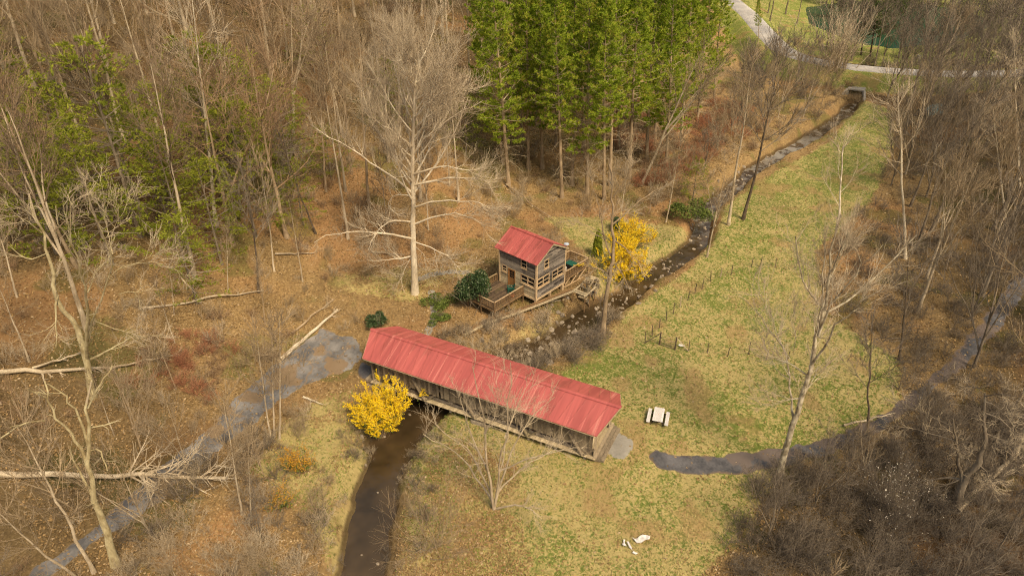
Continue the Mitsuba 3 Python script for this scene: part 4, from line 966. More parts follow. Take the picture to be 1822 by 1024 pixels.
# slanting buttress planks outside the near wall
for p_, s in ((px_[1], -1), (px_[2], -1), (px_[4], -1), (px_[6], -1), (px_[8] - 0.2, -1)):
    part(bridge, 'buttress', Bag(70).beam([p_ + s * 1.5, WALL0 - 0.06, 2.7], [p_, 0.5, DECK + 0.02], 0.24, 0.13, frame=bf), 'board_tan', label='slanting plank brace outside the wall')
    part(bridge, 'buttress', Bag(71).beam([p_ + 0.08, 0.55, DECK + 0.04], [p_ + 1.0, WALL0 - 0.05, 1.6], 0.14, 0.12, frame=bf), 'board_tan')
# floor beams and stringers
for p_ in px_:
    part(bridge, 'floor_beam', Bag(80).beam([p_, 0.6, DECK - 0.36], [p_, BW - 0.6, DECK - 0.36], 0.24, 0.3, frame=bf), 'board_grey')
for y_ in (1.2, 2.3, 3.6, 4.75):
    part(bridge, 'stringer', Bag(82).beam([0.3, y_, DECK - 0.145], [BL - 0.3, y_, DECK - 0.145], 0.2, 0.13, frame=bf), 'board_dark')
# stone abutments
for x0_, x1_ in ((-0.2, 1.9), (11.4, 13.0)):
    key = numbered(bridge + '__abutment')
    core = Bag(90)
    core.box(x0_ + 0.12, x1_ - 0.12, 0.72, BW - 0.72, -2.4, DECK - 0.55, frame=bf)
    scene[key] = core.ply('stone')
    r_ = np.random.default_rng(int(x0_ * 10) + 50)
    for zrow in range(7):
        z0_ = -2.4 + zrow * 0.39
        for side in range(3):
            L_ = (x1_ - x0_) if side < 2 else BW - 1.2
            u = 0.0
            while u < L_ - 0.2:
                w_ = min(r_.uniform(0.4, 0.75), L_ - u)
                b = Bag(int(r_.integers(1e6)))
                d_ = r_.uniform(0, 0.04)
                if side < 2:
                    yy = 0.6 if side == 0 else BW - 0.6
                    b.box(x0_ + u + 0.012, x0_ + u + w_ - 0.012, yy - 0.1 - d_, yy + 0.1 + d_, z0_ + 0.01, z0_ + 0.38, frame=bf)
                else:
                    xx = x1_ if x0_ < 5 else x0_
                    b.box(xx - 0.1 - d_, xx + 0.1 + d_, 0.6 + u + 0.012, 0.6 + u + w_ - 0.012, z0_ + 0.01, z0_ + 0.38, frame=bf)
                part(key, 'stone', b, 'stone')
                u += w_
# ---------------------------------------------------------------- the mill: origin at the corner nearest the camera, +a along the left wall, +b along the gable
MO = np.array([2.74, 66.84]); MA = np.array([-0.745, 0.667]); MB = np.array([0.667, 0.745])


def mf(v):
    v = np.asarray(v, float)
    return np.concatenate([MO + v[..., :1] * MA + v[..., 1:2] * MB, v[..., 2:3]], -1)


mill = thing('mill_house', 'two storey weathered grey board mill house on stilts with a red metal roof', 'mill')
rng = np.random.default_rng(77)
AL, BLN, FZ, WZ, RZ = 5.6, 5.2, 1.2, 5.95, 7.38
holes = {'L': [(1.42, 2.22, 4.62, 5.66, 'w'), (0.24, 2.26, 2.62, 3.72, 'ww'), (3.18, 4.22, 1.50, 3.72, 'd'), (4.5, 5.15, 3.05, 3.85, 'w')],
         'G': [(1.38, 2.07, 4.62, 5.66, 'w'), (0.2, 2.24, 2.56, 3.66, 'ww'), (2.82, 4.86, 2.56, 3.62, 'ww')]}


def wall_boards(which, z0, z1, mat, name, label):
    b = Bag(rng.integers(1e6))
    z = z0
    while z < z1 - 0.02:
        h = min(rng.uniform(0.18, 0.25), z1 - z)
        L = AL if which == 'L' else BLN
        lo, hi = 0.05, L - 0.05
        if z + h > WZ:                                   # the gable triangle
            q = (z + h - WZ) / (RZ - WZ) * BLN / 2
            lo, hi = q + 0.02, L - q - 0.02
        if hi - lo > 0.1:
            cuts = [(lo, hi)]
            for a0, a1, h0, h1, _ in holes[which]:
                if z + h > h0 and z < h1:
                    cuts = [c for s in cuts for c in ((s[0], min(s[1], a0)), (max(s[0], a1), s[1])) if c[1] - c[0] > 0.02]
            for c0, c1 in cuts:
                n_ = max(1, int((c1 - c0) / 2.6 + rng.random()))
                e = np.r_[c0, np.sort(rng.uniform(c0 + 0.3, max(c1 - 0.3, c0 + 0.31), n_ - 1)), c1] if c1 - c0 > 1 else np.array([c0, c1])
                for s0, s1 in zip(e[:-1], e[1:]):
                    p = rng.uniform(0, 0.018)
                    if which == 'L':
                        b.box(s0 + 0.004, s1 - 0.004, -0.03 - p, 0.01, z + 0.012, z + h, frame=mf)
                    else:
                        b.box(-0.03 - p, 0.01, s0 + 0.004, s1 - 0.004, z + 0.012, z + h, frame=mf)
        z += h
    part(mill, name, b, mat, kind='stuff', label=label)


wall_boards('L', 3.85, WZ - 0.05, 'board_grey', 'wall', 'weathered grey boards of the upper left wall')
wall_boards('L', FZ, 3.85, 'board_cream', 'wall', 'paler boards of the lower left wall by the deck')
wall_boards('G', FZ, RZ - 0.12, 'board_dark', 'wall', 'dark weathered boards of the gable wall facing right')
core = Bag(3)                                            # the inner skin that closes the house
core.box(0.12, AL - 0.03, 0.12, BLN - 0.03, FZ - 0.1, WZ - 0.02, frame=mf)
core.add(mf(np.array([[0.12, 0.12, WZ], [0.12, BLN - 0.12, WZ], [0.12, BLN / 2, RZ - 0.14], [AL - 0.03, 0.12, WZ], [AL - 0.03, BLN - 0.12, WZ], [AL - 0.03, BLN / 2, RZ - 0.14]])), [[0, 1, 2], [3, 5, 4]])
part(mill, 'inner_wall', core, 'void')
for wname, (a0, a1, b0, b1) in {'back': (AL - 0.02, AL + 0.02, 0.0, BLN), 'right': (0.0, AL, BLN - 0.02, BLN + 0.02)}.items():
    b = Bag(4)
    z = FZ
    while z < WZ - 0.05:
        b.box(a0, a1, b0, b1, z + 0.01, z + 0.22, frame=mf)
        z += 0.23
    part(mill, 'wall', b, 'board_grey', kind='stuff', label='boards of a wall turned away from the camera')
for a_, b_, w_ in ((0, 0, 0.2), (AL, 0, 0.16), (0, BLN, 0.16), (AL, BLN, 0.16)):
    part(mill, 'corner_post', Bag(int(a_ + b_)).box(a_ - w_ / 2 - 0.01, a_ + w_ / 2, b_ - w_ / 2 - 0.01, b_ + w_ / 2, FZ - 0.12, WZ - 0.03, frame=mf), 'trim')
for (p0, p1) in (((-0.02, -0.05, FZ - 0.1), (-0.02, BLN + 0.05, FZ - 0.1)), ((-0.05, -0.02, FZ - 0.1), (AL, -0.02, FZ - 0.1))):
    part(mill, 'sill_beam', Bag(5).beam(p0, p1, 0.16, 0.22, frame=mf), 'trim')
# roof sheets
key = numbered(mill + '__roof')
rb = Bag(8)
rb.beam([-0.32, BLN / 2, RZ + 0.10], [6.2, BLN / 2, RZ + 0.10], 0.26, 0.05, frame=mf)
scene[key] = rb.ply('mill_red')
labels[key] = {'label': 'faded red metal roof with rust streaks'}
for s in (0, 1):
    ye = -0.30 if s == 0 else BLN + 0.30
    for i in range(8):
        t0, t1 = -0.30 + 6.5 * i / 8, -0.30 + 6.5 * (i + 1) / 8
        b = Bag(200 + 10 * s + i)
        us = np.linspace(0, 1, 4)
        na = 9
        aa = np.linspace(t0 + 0.004, t1 - 0.004, na)
        top = np.array([[[a_, BLN / 2 + (ye - BLN / 2) * u, RZ + 0.07 + (5.78 - RZ) * u + 0.02 * (k % 2) + (0.03 if k in (0, na - 1) else 0)] for k, a_ in enumerate(aa)] for u in us]).reshape(-1, 3)
        g0 = np.arange(4 * na).reshape(4, na)
        q = np.stack([g0[:-1, :-1], g0[1:, :-1], g0[1:, 1:], g0[:-1, 1:]], -1).reshape(-1, 4)
        f = np.vstack([q[:, [0, 1, 2]], q[:, [0, 2, 3]]])
        b.add(mf(np.vstack([top, top - [0, 0, 0.05]])), np.vstack([f, f[:, ::-1] + 4 * na]))
        part(key, 'panel', b, 'mill_red')
for a_ in (-0.27, 6.17):
    for ye in (-0.27, BLN + 0.27):
        part(mill, 'barge_board', Bag(6).beam([a_, ye, 5.72], [a_, BLN / 2, RZ - 0.03], 0.04, 0.16, frame=mf), 'board_cream')


def window(which, a0, a1, z0, z1, sashes):
    key = numbered(mill + '__window')
    w = 0.075
    fr = Bag(int(rng.integers(1e6)))

    def bx(bag, u0, u1, h0, h1, d0, d1):
        if which == 'L': bag.box(u0, u1, d0, d1, h0, h1, frame=mf)
        else: bag.box(d0, d1, u0, u1, h0, h1, frame=mf)
    bx(fr, a0 - 0.06, a0 + 0.03, z0 - 0.05, z1 + 0.05, -0.075, 0.05); bx(fr, a1 - 0.03, a1 + 0.06, z0 - 0.05, z1 + 0.05, -0.075, 0.05)
    bx(fr, a0 + 0.03, a1 - 0.03, z1 - 0.03, z1 + 0.05, -0.073, 0.05); bx(fr, a0 - 0.10, a1 + 0.10, z0 - 0.12, z0 - 0.05, -0.12, 0.05)
    bx(fr, a0 + 0.03, a1 - 0.03, z0 - 0.05, z0 + 0.10, -0.070, 0.05)
    scene[key] = fr.ply('trim')
    step = (a1 - a0) / sashes
    for s in range(sashes):
        u0, u1 = a0 + s * step + 0.03, a0 + (s + 1) * step - 0.03
        if s:
            m = Bag(s); bx(m, u0 - 0.09, u0 + 0.03, z0 + 0.10, z1 - 0.03, -0.06, 0.05); part(key, 'mullion', m, 'trim')
        m = Bag(s + 5)
        zm = (z0 + z1) / 2
        bx(m, u0 + 0.03, u1, zm - 0.03, zm + 0.03, -0.045, 0.045)
        part(key, 'glazing_bar', m, 'trim')
        for h0, h1 in ((z0 + 0.10, zm - 0.03), (zm + 0.03, z1 - 0.03)):
            m = Bag(s + 9); bx(m, u0 + 0.02, u1, h0, h1, 0.02, 0.035); part(key, 'pane', m, 'pane')


for which in 'LG':
    for a0, a1, z0, z1, k in holes[which]:
        if k != 'd':
            window(which, a0, a1, z0, z1, len(k))
dk = numbered(mill + '__door')
scene[dk] = Bag(2).box(3.26, 4.14, 0.0, 0.05, 1.52, 3.64, frame=mf).ply('door_wood')
labels[dk] = {'label': 'brown wooden door with a glazed upper half'}
for b0 in ((3.14, 3.26), (4.14, 4.26)):
    part(dk, 'frame', Bag(3).box(b0[0], b0[1], -0.08, 0.05, 1.45, 3.76, frame=mf), 'door_wood')
part(dk, 'frame', Bag(3).box(3.26, 4.14, -0.078, 0.05, 3.64, 3.76, frame=mf), 'door_wood')
for i in range(3):
    for j in range(3):
        part(dk, 'pane', Bag(4).box(3.38 + i * 0.22, 3.56 + i * 0.22, -0.012, 0.01, 2.62 + j * 0.31, 2.88 + j * 0.31, frame=mf), 'pane')
# stilts
for a_, b_ in ((0.1, 0.1), (0.1, 2.6), (0.1, 5.0), (2.6, 0.1), (2.7, 5.0), (5.4, 0.15), (5.4, 5.0), (2.7, 2.6)):
    q = mf(np.array([a_, b_, 0.0]))
    part(mill, 'stilt', Bag(int(9 * a_ + b_)).box(a_ - 0.14, a_ + 0.14, b_ - 0.14, b_ + 0.14, ground_z(q[0], q[1]) - 0.2, FZ - 0.1, frame=mf), 'trim')


def deck(name, label, a0, a1, b0, b1, z, rails, bal=True):
    d = numbered(mill + '__' + name)
    fl = Bag(int(rng.integers(1e6)))
    u = a0
    while u < a1 - 0.05:
        fl.box(u, min(u + 0.135, a1), b0, b1, z - 0.04, z + rng.uniform(-0.004, 0.008), frame=mf)
        u += 0.15
    scene[d] = fl.ply('deck_floor')
    labels[d] = {'label': label, 'kind': 'stuff'}
    for p0, p1 in (((a0, b0), (a1, b0)), ((a0, b1), (a1, b1)), ((a0, b0), (a0, b1)), ((a1, b0), (a1, b1))):
        part(d, 'rim_board', Bag(1).beam([*p0, z - 0.17], [*p1, z - 0.17], 0.06, 0.26, frame=mf), 'deck_wood')
    for p0, p1 in rails:
        p0, p1 = np.array(p0, float), np.array(p1, float)
        L = np.linalg.norm(p1 - p0); t = (p1 - p0) / L
        for h in (1.0, 0.16):
            part(d, 'rail', Bag(2).beam([*p0, z + h], [*p1, z + h], 0.13 if h > 0.5 else 0.05, 0.05 if h > 0.5 else 0.09, frame=mf), 'trim' if h > 0.5 else 'deck_wood')
        n_ = max(1, round(L / 2.3))
        for k in range(n_ + 1):
            q = p0 + t * L * k / n_
            g_ = mf(np.array([*q, 0.0]))
            part(d, 'post', Bag(3).box(q[0] - 0.06, q[0] + 0.06, q[1] - 0.06, q[1] + 0.06, ground_z(*g_[:2]) - 0.2, z + 1.04, frame=mf), 'deck_wood')
        bb = Bag(4)
        for s_ in np.arange(0.1, L - 0.05, 0.125):
            q = p0 + t * s_
            bb.box(q[0] - 0.02, q[0] + 0.02, q[1] - 0.02, q[1] + 0.02, z + 0.12, z + 0.98, frame=mf)
        part(d, 'baluster', bb, 'deck_wood', kind='stuff')
    return d


d1 = deck('deck', 'dark brown plank deck in front of the mill door', 1.75, 5.9, -5.1, -0.05, 1.42, [((1.75, -0.25), (1.75, -5.1)), ((1.75, -5.1), (5.9, -5.1)), ((5.9, -5.1), (5.9, -0.2))])
d2 = deck('deck', 'raised plank deck behind the mill over the water', 0.05, 2.9, BLN + 0.08, 10.0, 1.45, [((0.05, BLN + 0.2), (0.05, 10.0)), ((0.05, 10.0), (2.9, 10.0)), ((2.9, 10.0), (2.9, BLN + 0.2))])
for b_ in (6.4, 8.0, 9.6):
    q = mf(np.array([0.05, b_ - 1.3, 0.0]))
    part(d2, 'brace', Bag(8).beam([0.05, b_, 1.2], [0.05, b_ - 1.5, ground_z(*q[:2]) + 0.1], 0.09, 0.12, frame=mf), 'trim')
part(d2, 'brace', Bag(8).beam([0.0, BLN + 0.1, 0.35], [0.0, 9.8, 0.15], 0.09, 0.12, frame=mf), 'trim')
# round vent at the eave corner of the roof
b = Bag(1)
th = np.linspace(0, 2 * PI, 13)[:-1]
cv = mf(np.array([0.2, BLN + 0.42, 5.95]))
b.tubes(np.array([cv - [0, 0, 0.3], cv + [0, 0, 0.1]]), np.array([0.06, 0.06]), 8)
prof = np.array([[0.30, 0.06], [0.33, 0.12], [0.26, 0.19], [0.0, 0.23]])
b.tubes(np.column_stack([np.zeros((4, 2)), prof[:, 1]]) + cv, prof[:, 0] + 0.001, 12)
single('roof_vent', b, 'pale_blue', 'small pale blue round cap at the far eave corner of the mill roof', 'vent')


# ---------------------------------------------------------------- flume and water wheel
fl = thing('flume', 'long sloping wooden flume trough on posts leading to the water wheel', 'flume')
FP = [(2.3, -9.5, 0.18), (1.85, -6.2, 0.32), (0.65, -3.2, 0.50), (-0.38, -0.3, 0.72), (-1.75, 4.6, 0.95)]
for i, (p, q) in enumerate(zip(FP[:-1], FP[1:])):
    p, q = np.array(p), np.array(q)
    t = (q - p) / np.linalg.norm(q - p); s = np.array([t[1], -t[0], 0]) / np.hypot(t[0], t[1])
    part(fl, 'trough_floor', Bag(i).beam(p, q, 0.50, 0.06, frame=mf), 'deck_wood')
    for sg in (-1, 1):
        part(fl, 'trough_side', Bag(i + 5 + sg).beam(p + sg * 0.27 * s + [0, 0, 0.11], q + sg * 0.27 * s + [0, 0, 0.11], 0.06, 0.26, frame=mf), 'board_cream' if sg < 0 else 'deck_wood')
    for u in (0.25, 0.75):
        c_ = p + (q - p) * u
        for sg in (-1, 1):
            g_ = mf(np.array([*(c_ + sg * 0.3 * s)[:2], 0.0]))
            gz = ground_z(*g_[:2])
            if c_[2] - gz > 0.35:
                part(fl, 'post', Bag(i).beam(c_ + sg * 0.28 * s - [0, 0, 0.04], [*(c_ + sg * 0.34 * s)[:2], gz - 0.2], 0.12, 0.12, frame=mf), 'deck_wood')
    g0, g1 = (mf(np.array([*c[:2], 0.0])) for c in (p, q))
    if i:
        part(fl, 'brace', Bag(i + 20).beam(p - [0, 0, 0.15] + 0.42 * s, [*(q + 0.42 * s)[:2], ground_z(*g1[:2]) + 0.25], 0.09, 0.12, frame=mf), 'board_cream')

wh = thing('water_wheel', 'decayed wooden water wheel with broken paddles at the end of the flume', 'water wheel')
WC, WR = np.array([-2.3, 7.3, -0.05]), 1.65
ax = np.array([1.0, -0.12, 0]); ax /= np.linalg.norm(ax)
tg = np.array([-ax[1], ax[0], 0])


def wp(th_, r, off):
    return WC + r * (math.cos(th_) * tg + math.sin(th_) * np.array([0, 0, 1.0])) + off * ax


for off in (-0.5, 0.5):
    for i in range(16):
        if (i * 7 + int(off > 0) * 3) % 11 == 0:
            continue
        t0, t1 = i * PI / 8, (i + 1) * PI / 8 - 0.02
        part(wh, 'rim', Bag(i).beam(wp(t0, WR - 0.12, off), wp(t1, WR - 0.12, off), 0.07, 0.24, up=tuple(mf(wp((t0 + t1) / 2, WR, off)) - mf(wp(0, 0, off))), frame=mf), 'board_tan')
    for i in range(8):
        part(wh, 'spoke', Bag(i + 30).beam(wp(i * PI / 4, 0.1, off * 0.8), wp(i * PI / 4, WR - 0.2, off * 0.9), 0.08, 0.1, frame=mf), 'board_grey')
for i in range(16):
    if i in (3, 9, 12):
        continue
    th_ = i * PI / 8 + 0.1
    c0, c1 = wp(th_, WR - 0.25, 0), wp(th_, WR + 0.12, 0)
    part(wh, 'paddle', Bag(i + 60).beam(wp(th_, WR - 0.06, -0.56), wp(th_, WR - 0.06, 0.56), 0.04, 0.40, up=tuple((mf(c1) - mf(c0)) / np.linalg.norm(c1 - c0)), frame=mf), 'board_cream' if i % 3 else 'board_tan')
part(wh, 'axle', Bag(90).beam(wp(0, 0, -1.0), wp(0, 0, 1.0), 0.2, 0.2, frame=mf), 'board_dark')
for off in (-0.85, 0.85):
    for sg in (-2.6, -1.4, -0.2):
        q = WC + off * ax + sg * tg
        g_ = mf(np.array([q[0], q[1], 0.0]))
        part(wh, 'frame_post', Bag(91).beam([q[0], q[1], ground_z(*g_[:2]) - 0.3], [q[0], q[1], 0.80], 0.13, 0.13, frame=mf), 'deck_wood')
    part(wh, 'frame_beam', Bag(92).beam(WC + off * ax - 2.8 * tg + [0, 0, 0.85], WC + off * ax + 0.0 * tg + [0, 0, 0.8], 0.13, 0.16, frame=mf), 'board_cream')
for sg in (-2.6, -2.2):
    part(wh, 'frame_beam', Bag(93).beam(WC + sg * tg - 0.95 * ax + [0, 0, 0.94], WC + sg * tg + 0.95 * ax + [0, 0, 0.94], 0.12, 0.14, frame=mf), 'board_cream')


# ---------------------------------------------------------------- things on the decks
def chair(a, b, z, face, mat, label):
    """A slatted lounge chair: seat slats, fan back, two arms, four legs."""
    key = thing('lounge_chair', label, 'chair')
    c, s = math.cos(face), math.sin(face)

    def cf(v):
        v = np.asarray(v, float)
        w = np.stack([a + v[..., 0] * c - v[..., 1] * s, b + v[..., 0] * s + v[..., 1] * c, z + v[..., 2]], -1)
        return mf(w)
    for i in range(5):
        part(key, 'seat_slat', Bag(1).box(-0.27, 0.27, -0.28 + i * 0.115, -0.28 + i * 0.115 + 0.10, 0.30 + 0.022 * i, 0.33 + 0.022 * i, frame=cf), mat)
    for i in range(5):
        x_ = -0.26 + i * 0.108
        part(key, 'back_slat', Bag(2).beam([x_ + 0.045, -0.27, 0.30], [x_ * 1.12 + 0.045, -0.55, 0.98 - 0.02 * abs(i - 2) ** 2], 0.095, 0.03, up=(0, 0, 1), frame=cf), mat)
    for sx in (-1, 1):
        part(key, 'arm', Bag(3).box(sx * 0.34 - 0.07, sx * 0.34 + 0.07, -0.42, 0.34, 0.55, 0.585, frame=cf), mat)
        part(key, 'leg', Bag(4).box(sx * 0.32 - 0.03, sx * 0.32 + 0.03, 0.22, 0.32, 0.0, 0.55, frame=cf), mat)
        part(key, 'leg', Bag(4).beam([sx * 0.30, -0.36, 0.56], [sx * 0.30, -0.46, 0.0], 0.06, 0.09, frame=cf), mat)
        part(key, 'side_rail', Bag(4).beam([sx * 0.28, 0.30, 0.36], [sx * 0.28, -0.62, 0.06], 0.04, 0.10, frame=cf), mat)
    return key


chair(3.1, -0.95, 1.43, -2.4, 'green_plastic', 'green lounge chair on the deck beside the mill door')
chair(1.25, 6.6, 1.46, 1.2, 'white_plastic', 'white lounge chair on the raised deck behind the mill')
tb_ = thing('deck_table', 'low dark green table on the raised deck beside the white chair', 'table')
part(tb_, 'top', Bag(1).box(0.55, 1.75, 7.5, 8.5, 2.12, 2.17, frame=mf), 'green_plastic')
for a_, b_ in ((0.65, 7.6), (1.65, 7.6), (0.65, 8.4), (1.65, 8.4)):
    part(tb_, 'leg', Bag(1).box(a_ - 0.04, a_ + 0.04, b_ - 0.04, b_ + 0.04, 1.46, 2.12, frame=mf), 'green_plastic')
pot = thing('flower_pot', 'small orange flower pot on the deck rail near the mill', 'pot')
pc = mf(np.array([1.95, -1.9, 1.44]))
b = Bag(1)
pr = np.array([[0.13, 0.0], [0.19, 0.30], [0.22, 0.31], [0.22, 0.36], [0.19, 0.36], [0.16, 0.28]])
part(pot, 'bowl', b.tubes(np.column_stack([np.zeros((6, 2)), pr[:, 1]]) + pc, pr[:, 0], 12), 'orange_pot', True)
cq, ca, cb = leaf_quads(np.random.default_rng(3), pc + [0, 0, 0.42] + np.random.default_rng(4).normal(0, 0.11, (60, 3)), 0.06)
part(pot, 'flowers', Bag(2).quads(cq, ca, cb, np.random.default_rng(5).random((60, 2))), 'orange_pot', kind='stuff')
# ---------------------------------------------------------------- picnic table
def at_frame(x, y, rot, z=None):
    c, s = math.cos(rot), math.sin(rot)
    z0 = ground_z(x, y) if z is None else z

    def fr(v):
        v = np.asarray(v, float)
        return np.stack([x + v[..., 0] * c - v[..., 1] * s, y + v[..., 0] * s + v[..., 1] * c, z0 + v[..., 2]], -1)
    return fr


pt_ = thing('picnic_table', 'white picnic table with two benches on the meadow right of the bridge', 'picnic table')
fr = at_frame(TABLE_AT[0], TABLE_AT[1], -0.30, ground_z(*TABLE_AT) + 0.03)
for i in range(5):
    part(pt_, 'top_plank', Bag(i).box(-0.46 + i * 0.186, -0.46 + i * 0.186 + 0.181, -0.95, 0.95, 0.72, 0.765, frame=fr), 'white_plastic')
part(pt_, 'umbrella_hole', Bag(1).box(-0.03, 0.03, -0.03, 0.03, 0.766, 0.769, frame=fr), 'orange_pot')
for s in (-1, 1):
    part(pt_, 'bench', Bag(2).box(s * 0.82 - 0.16, s * 0.82 + 0.16, -0.95, 0.95, 0.42, 0.465, frame=fr), 'white_plastic')
    part(pt_, 'support', Bag(3).beam([-0.80, s * 0.62, 0.385], [0.80, s * 0.62, 0.385], 0.07, 0.07, frame=fr), 'dark_metal')
    for t in (-1, 1):
        part(pt_, 'leg', Bag(3).beam([t * 0.62, s * 0.62 + 0.07 * s, -0.1], [t * 0.26, s * 0.62 + 0.07 * s, 0.72], 0.08, 0.06, frame=fr), 'dark_metal')
    part(pt_, 'brace', Bag(3).beam([0, s * 0.66, 0.40], [0, 0.05 * s, 0.71], 0.05, 0.05, frame=fr), 'dark_metal')

# ---------------------------------------------------------------- fence of the paddock: each post a thing, the wire between them one fence
def fence_post(x, y, h, mat, label, grp=None, lean=(0, 0), r=0.045):
    z = ground_z(x, y)
    return single('fence_post', Bag(int(abs(x * 100))).tubes(np.array([[x, y, z - 0.25], [x + lean[0] * 0.5, y + lean[1] * 0.5, z + h / 2], [x + lean[0], y + lean[1], z + h]]), np.array([r * 1.1, r, r * 0.9]), 6), mat, label, 'fence post', grp)


r_ = np.random.default_rng(8)
lines = []
for name, pts, lab in (('A', FENCE_A, 'thin weathered post of the fence line running along the creek side of the paddock'), ('B', FENCE_B, 'thin dark post of the fence line right of the paddock gate'), ('C', FENCE_C, 'thin dark post of the upper paddock fence line')):
    for i, (x, y) in enumerate(pts):
        pale = name == 'A' and i in (0, 5)
        lb = lab
        if name == 'A':
            lb = {0: 'pale grey post at the upper corner of the paddock fence', 5: 'pale grey post halfway along the creek side fence line', len(pts) - 1: 'last dark post at the lower end of the creek side fence line'}.get(i, lab)
        elif name == 'B':
            lb = ['dark post nearest the right of the gate', 'second dark post right of the gate', 'third post right of the gate', 'fourth post right of the gate', 'fifth post right of the gate', 'sixth post right of the gate'][i]
        elif name == 'C':
            lb = ['leftmost post of the upper paddock fence line', 'second post from the left of the upper paddock fence', 'third post from the left of the upper paddock fence', 'fourth post from the left of the upper paddock fence', 'rightmost post of the upper paddock fence line'][i]
        fence_post(x, y, 1.45 * r_.uniform(0.9, 1.1), 'bark_pale' if pale else 'bark_dark', lb, 'posts of the creek side fence' if lb == lab else None, r_.normal(0, 0.06, 2), 0.06 if pale else 0.045)
    lines.append(pts)
wire = thing('wire_fence', 'sagging wire mesh strung between the paddock posts', 'fence')
for pts in (FENCE_A, [FENCE_A[0], *FENCE_C], [FENCE_GATE[1], *FENCE_B]):
    for (x0, y0), (x1, y1) in zip(pts[:-1], pts[1:]):
        b = Bag(3)
        for h in (0.25, 0.55, 0.85, 1.15):
            t = np.linspace(0, 1, 6)[:, None]
            P = np.array([[x0, y0, ground_z(x0, y0) + h]]) * (1 - t) + np.array([[x1, y1, ground_z(x1, y1) + h]]) * t - np.array([0, 0, 0.22]) * t * (1 - t)
            b.tubes(P, np.full(6, 0.007), 3)
        part(wire, 'strand', b, 'bark_dark', kind='stuff')
gate = thing('paddock_gate', 'sagging wire and pole gate with slanting braces at the paddock corner', 'gate')
(g0x, g0y), (g1x, g1y) = FENCE_GATE
ga, gb = np.array([g0x, g0y, ground_z(g0x, g0y)]), np.array([g1x, g1y, ground_z(g1x, g1y)])
up = np.array([0, 0, 1.0])
for q in (ga, gb):
    part(gate, 'post', Bag(1).tubes(np.array([q - 0.3 * up, q + 1.65 * up]), np.array([0.085, 0.07]), 7), 'bark_dark')
for h0, h1, sag in ((1.2, 1.05, 0.25), (0.75, 0.70, 0.32), (0.18, 0.15, 0.03), (1.5, 1.45, 0.05)):
    t = np.linspace(0, 1, 8)[:, None]
    part(gate, 'rail', Bag(2).tubes(ga * (1 - t) + gb * t + up * (h0 * (1 - t) + h1 * t - 4 * sag * t * (1 - t)), np.full(8, 0.035 if h0 < 1.4 else 0.018), 5), 'bark_tan')
mesh_ = Bag(3)
for t in np.linspace(0.06, 0.94, 12):
    mesh_.tubes(np.array([ga * (1 - t) + gb * t + up * 0.15, ga * (1 - t) + gb * t + up * (1.15 - 1.0 * t * (1 - t))]), np.full(2, 0.014), 3)
part(gate, 'mesh', mesh_, 'bark_dark', kind='stuff')
ax_, ay_ = FENCE_A[-1]; bx_, by_ = FENCE_B[0]
part(gate, 'brace', Bag(4).tubes(np.array([[ax_, ay_, ground_z(ax_, ay_) + 0.1], ga + 1.5 * up]), np.array([0.05, 0.045]), 6), 'bark_dark')
part(gate, 'brace', Bag(4).tubes(np.array([[bx_, by_, ground_z(bx_, by_) + 0.05], gb + 1.55 * up]), np.array([0.05, 0.045]), 6), 'bark_pale')


# ---------------------------------------------------------------- white scraps, tub, stone, tarp
def crumpled(x, y, outline, h, mat, name, label, cat, seed):
    """A creased piece of sheet lying on the grass, with a real fold height."""
    r = np.random.default_rng(seed)
    outline = [(a * 0.78, b * 0.78) for a, b in outline]
    P = Polygon(outline)
    x0, y0, x1, y1 = P.bounds
    G = np.stack(np.meshgrid(np.arange(x0, x1, 0.09), np.arange(y0, y1, 0.09), indexing='ij'), -1).reshape(-1, 2)
    V = np.vstack([np.array(P.exterior.coords)[:-1], G[shapely.contains_xy(P.buffer(-0.03), G[:, 0], G[:, 1])]])
    F = Delaunay(V).simplices
    F = F[shapely.contains_xy(P, *V[F].mean(1).T)]
    z = ground_z(x, y) + 0.10 + h * meshkit.noise(np.column_stack([V * 5, np.full(len(V), seed)]))
    top = np.column_stack([V + [x, y], z])
    b = Bag(seed).add(np.vstack([top, top - [0, 0, 0.03]]), np.vstack([F, F[:, ::-1] + len(V)]))
    return single(name, b, mat, label, cat)


crumpled(*SCRAP[0], [(-.85, .32), (-.7, -.02), (-.45, -.3), (-.1, -.42), (.35, -.1), (.85, .05), (.95, .35), (.6, .5), (.2, .52), (-.05, .4), (-.3, .12), (-.55, .1)], 0.3, 'white_plastic', 'plastic_scrap', 'wide crumpled white plastic scrap on the lower meadow', 'litter', 1)
crumpled(*SCRAP[1], [(-.6, .35), (-.45, .1), (-.15, .1), (-.28, .45), (-.22, .85), (-.38, .82), (-.42, .5)], 0.2, 'white_plastic', 'plastic_scrap', 'short white scrap at the upper end of the narrow strip', 'litter', 2)
crumpled(SCRAP[1][0] + 0.15, SCRAP[1][1] - 0.2, [(-.3, .85), (-.1, .85), (.05, .3), (.4, -.35), (.62, -.42), (.4, -.52), (.05, -.42), (.2, -.28), (-.12, .22)], 0.2, 'white_plastic', 'plastic_scrap', 'long narrow white plastic strip on the lower meadow', 'litter', 3)
crumpled(*GATE_SCRAP, [(-.45, .1), (-.2, -.15), (.25, -.1), (.5, .1), (.2, .22), (-.2, .25)], 0.2, 'white_plastic', 'plastic_scrap', 'small white scrap lying just right of the paddock gate', 'litter', 4)
x, y = TUB
pr = np.array([[0.34, 0.0], [0.40, 0.7], [0.44, 0.72], [0.44, 0.8], [0.38, 0.8], [0.30, 0.2]])
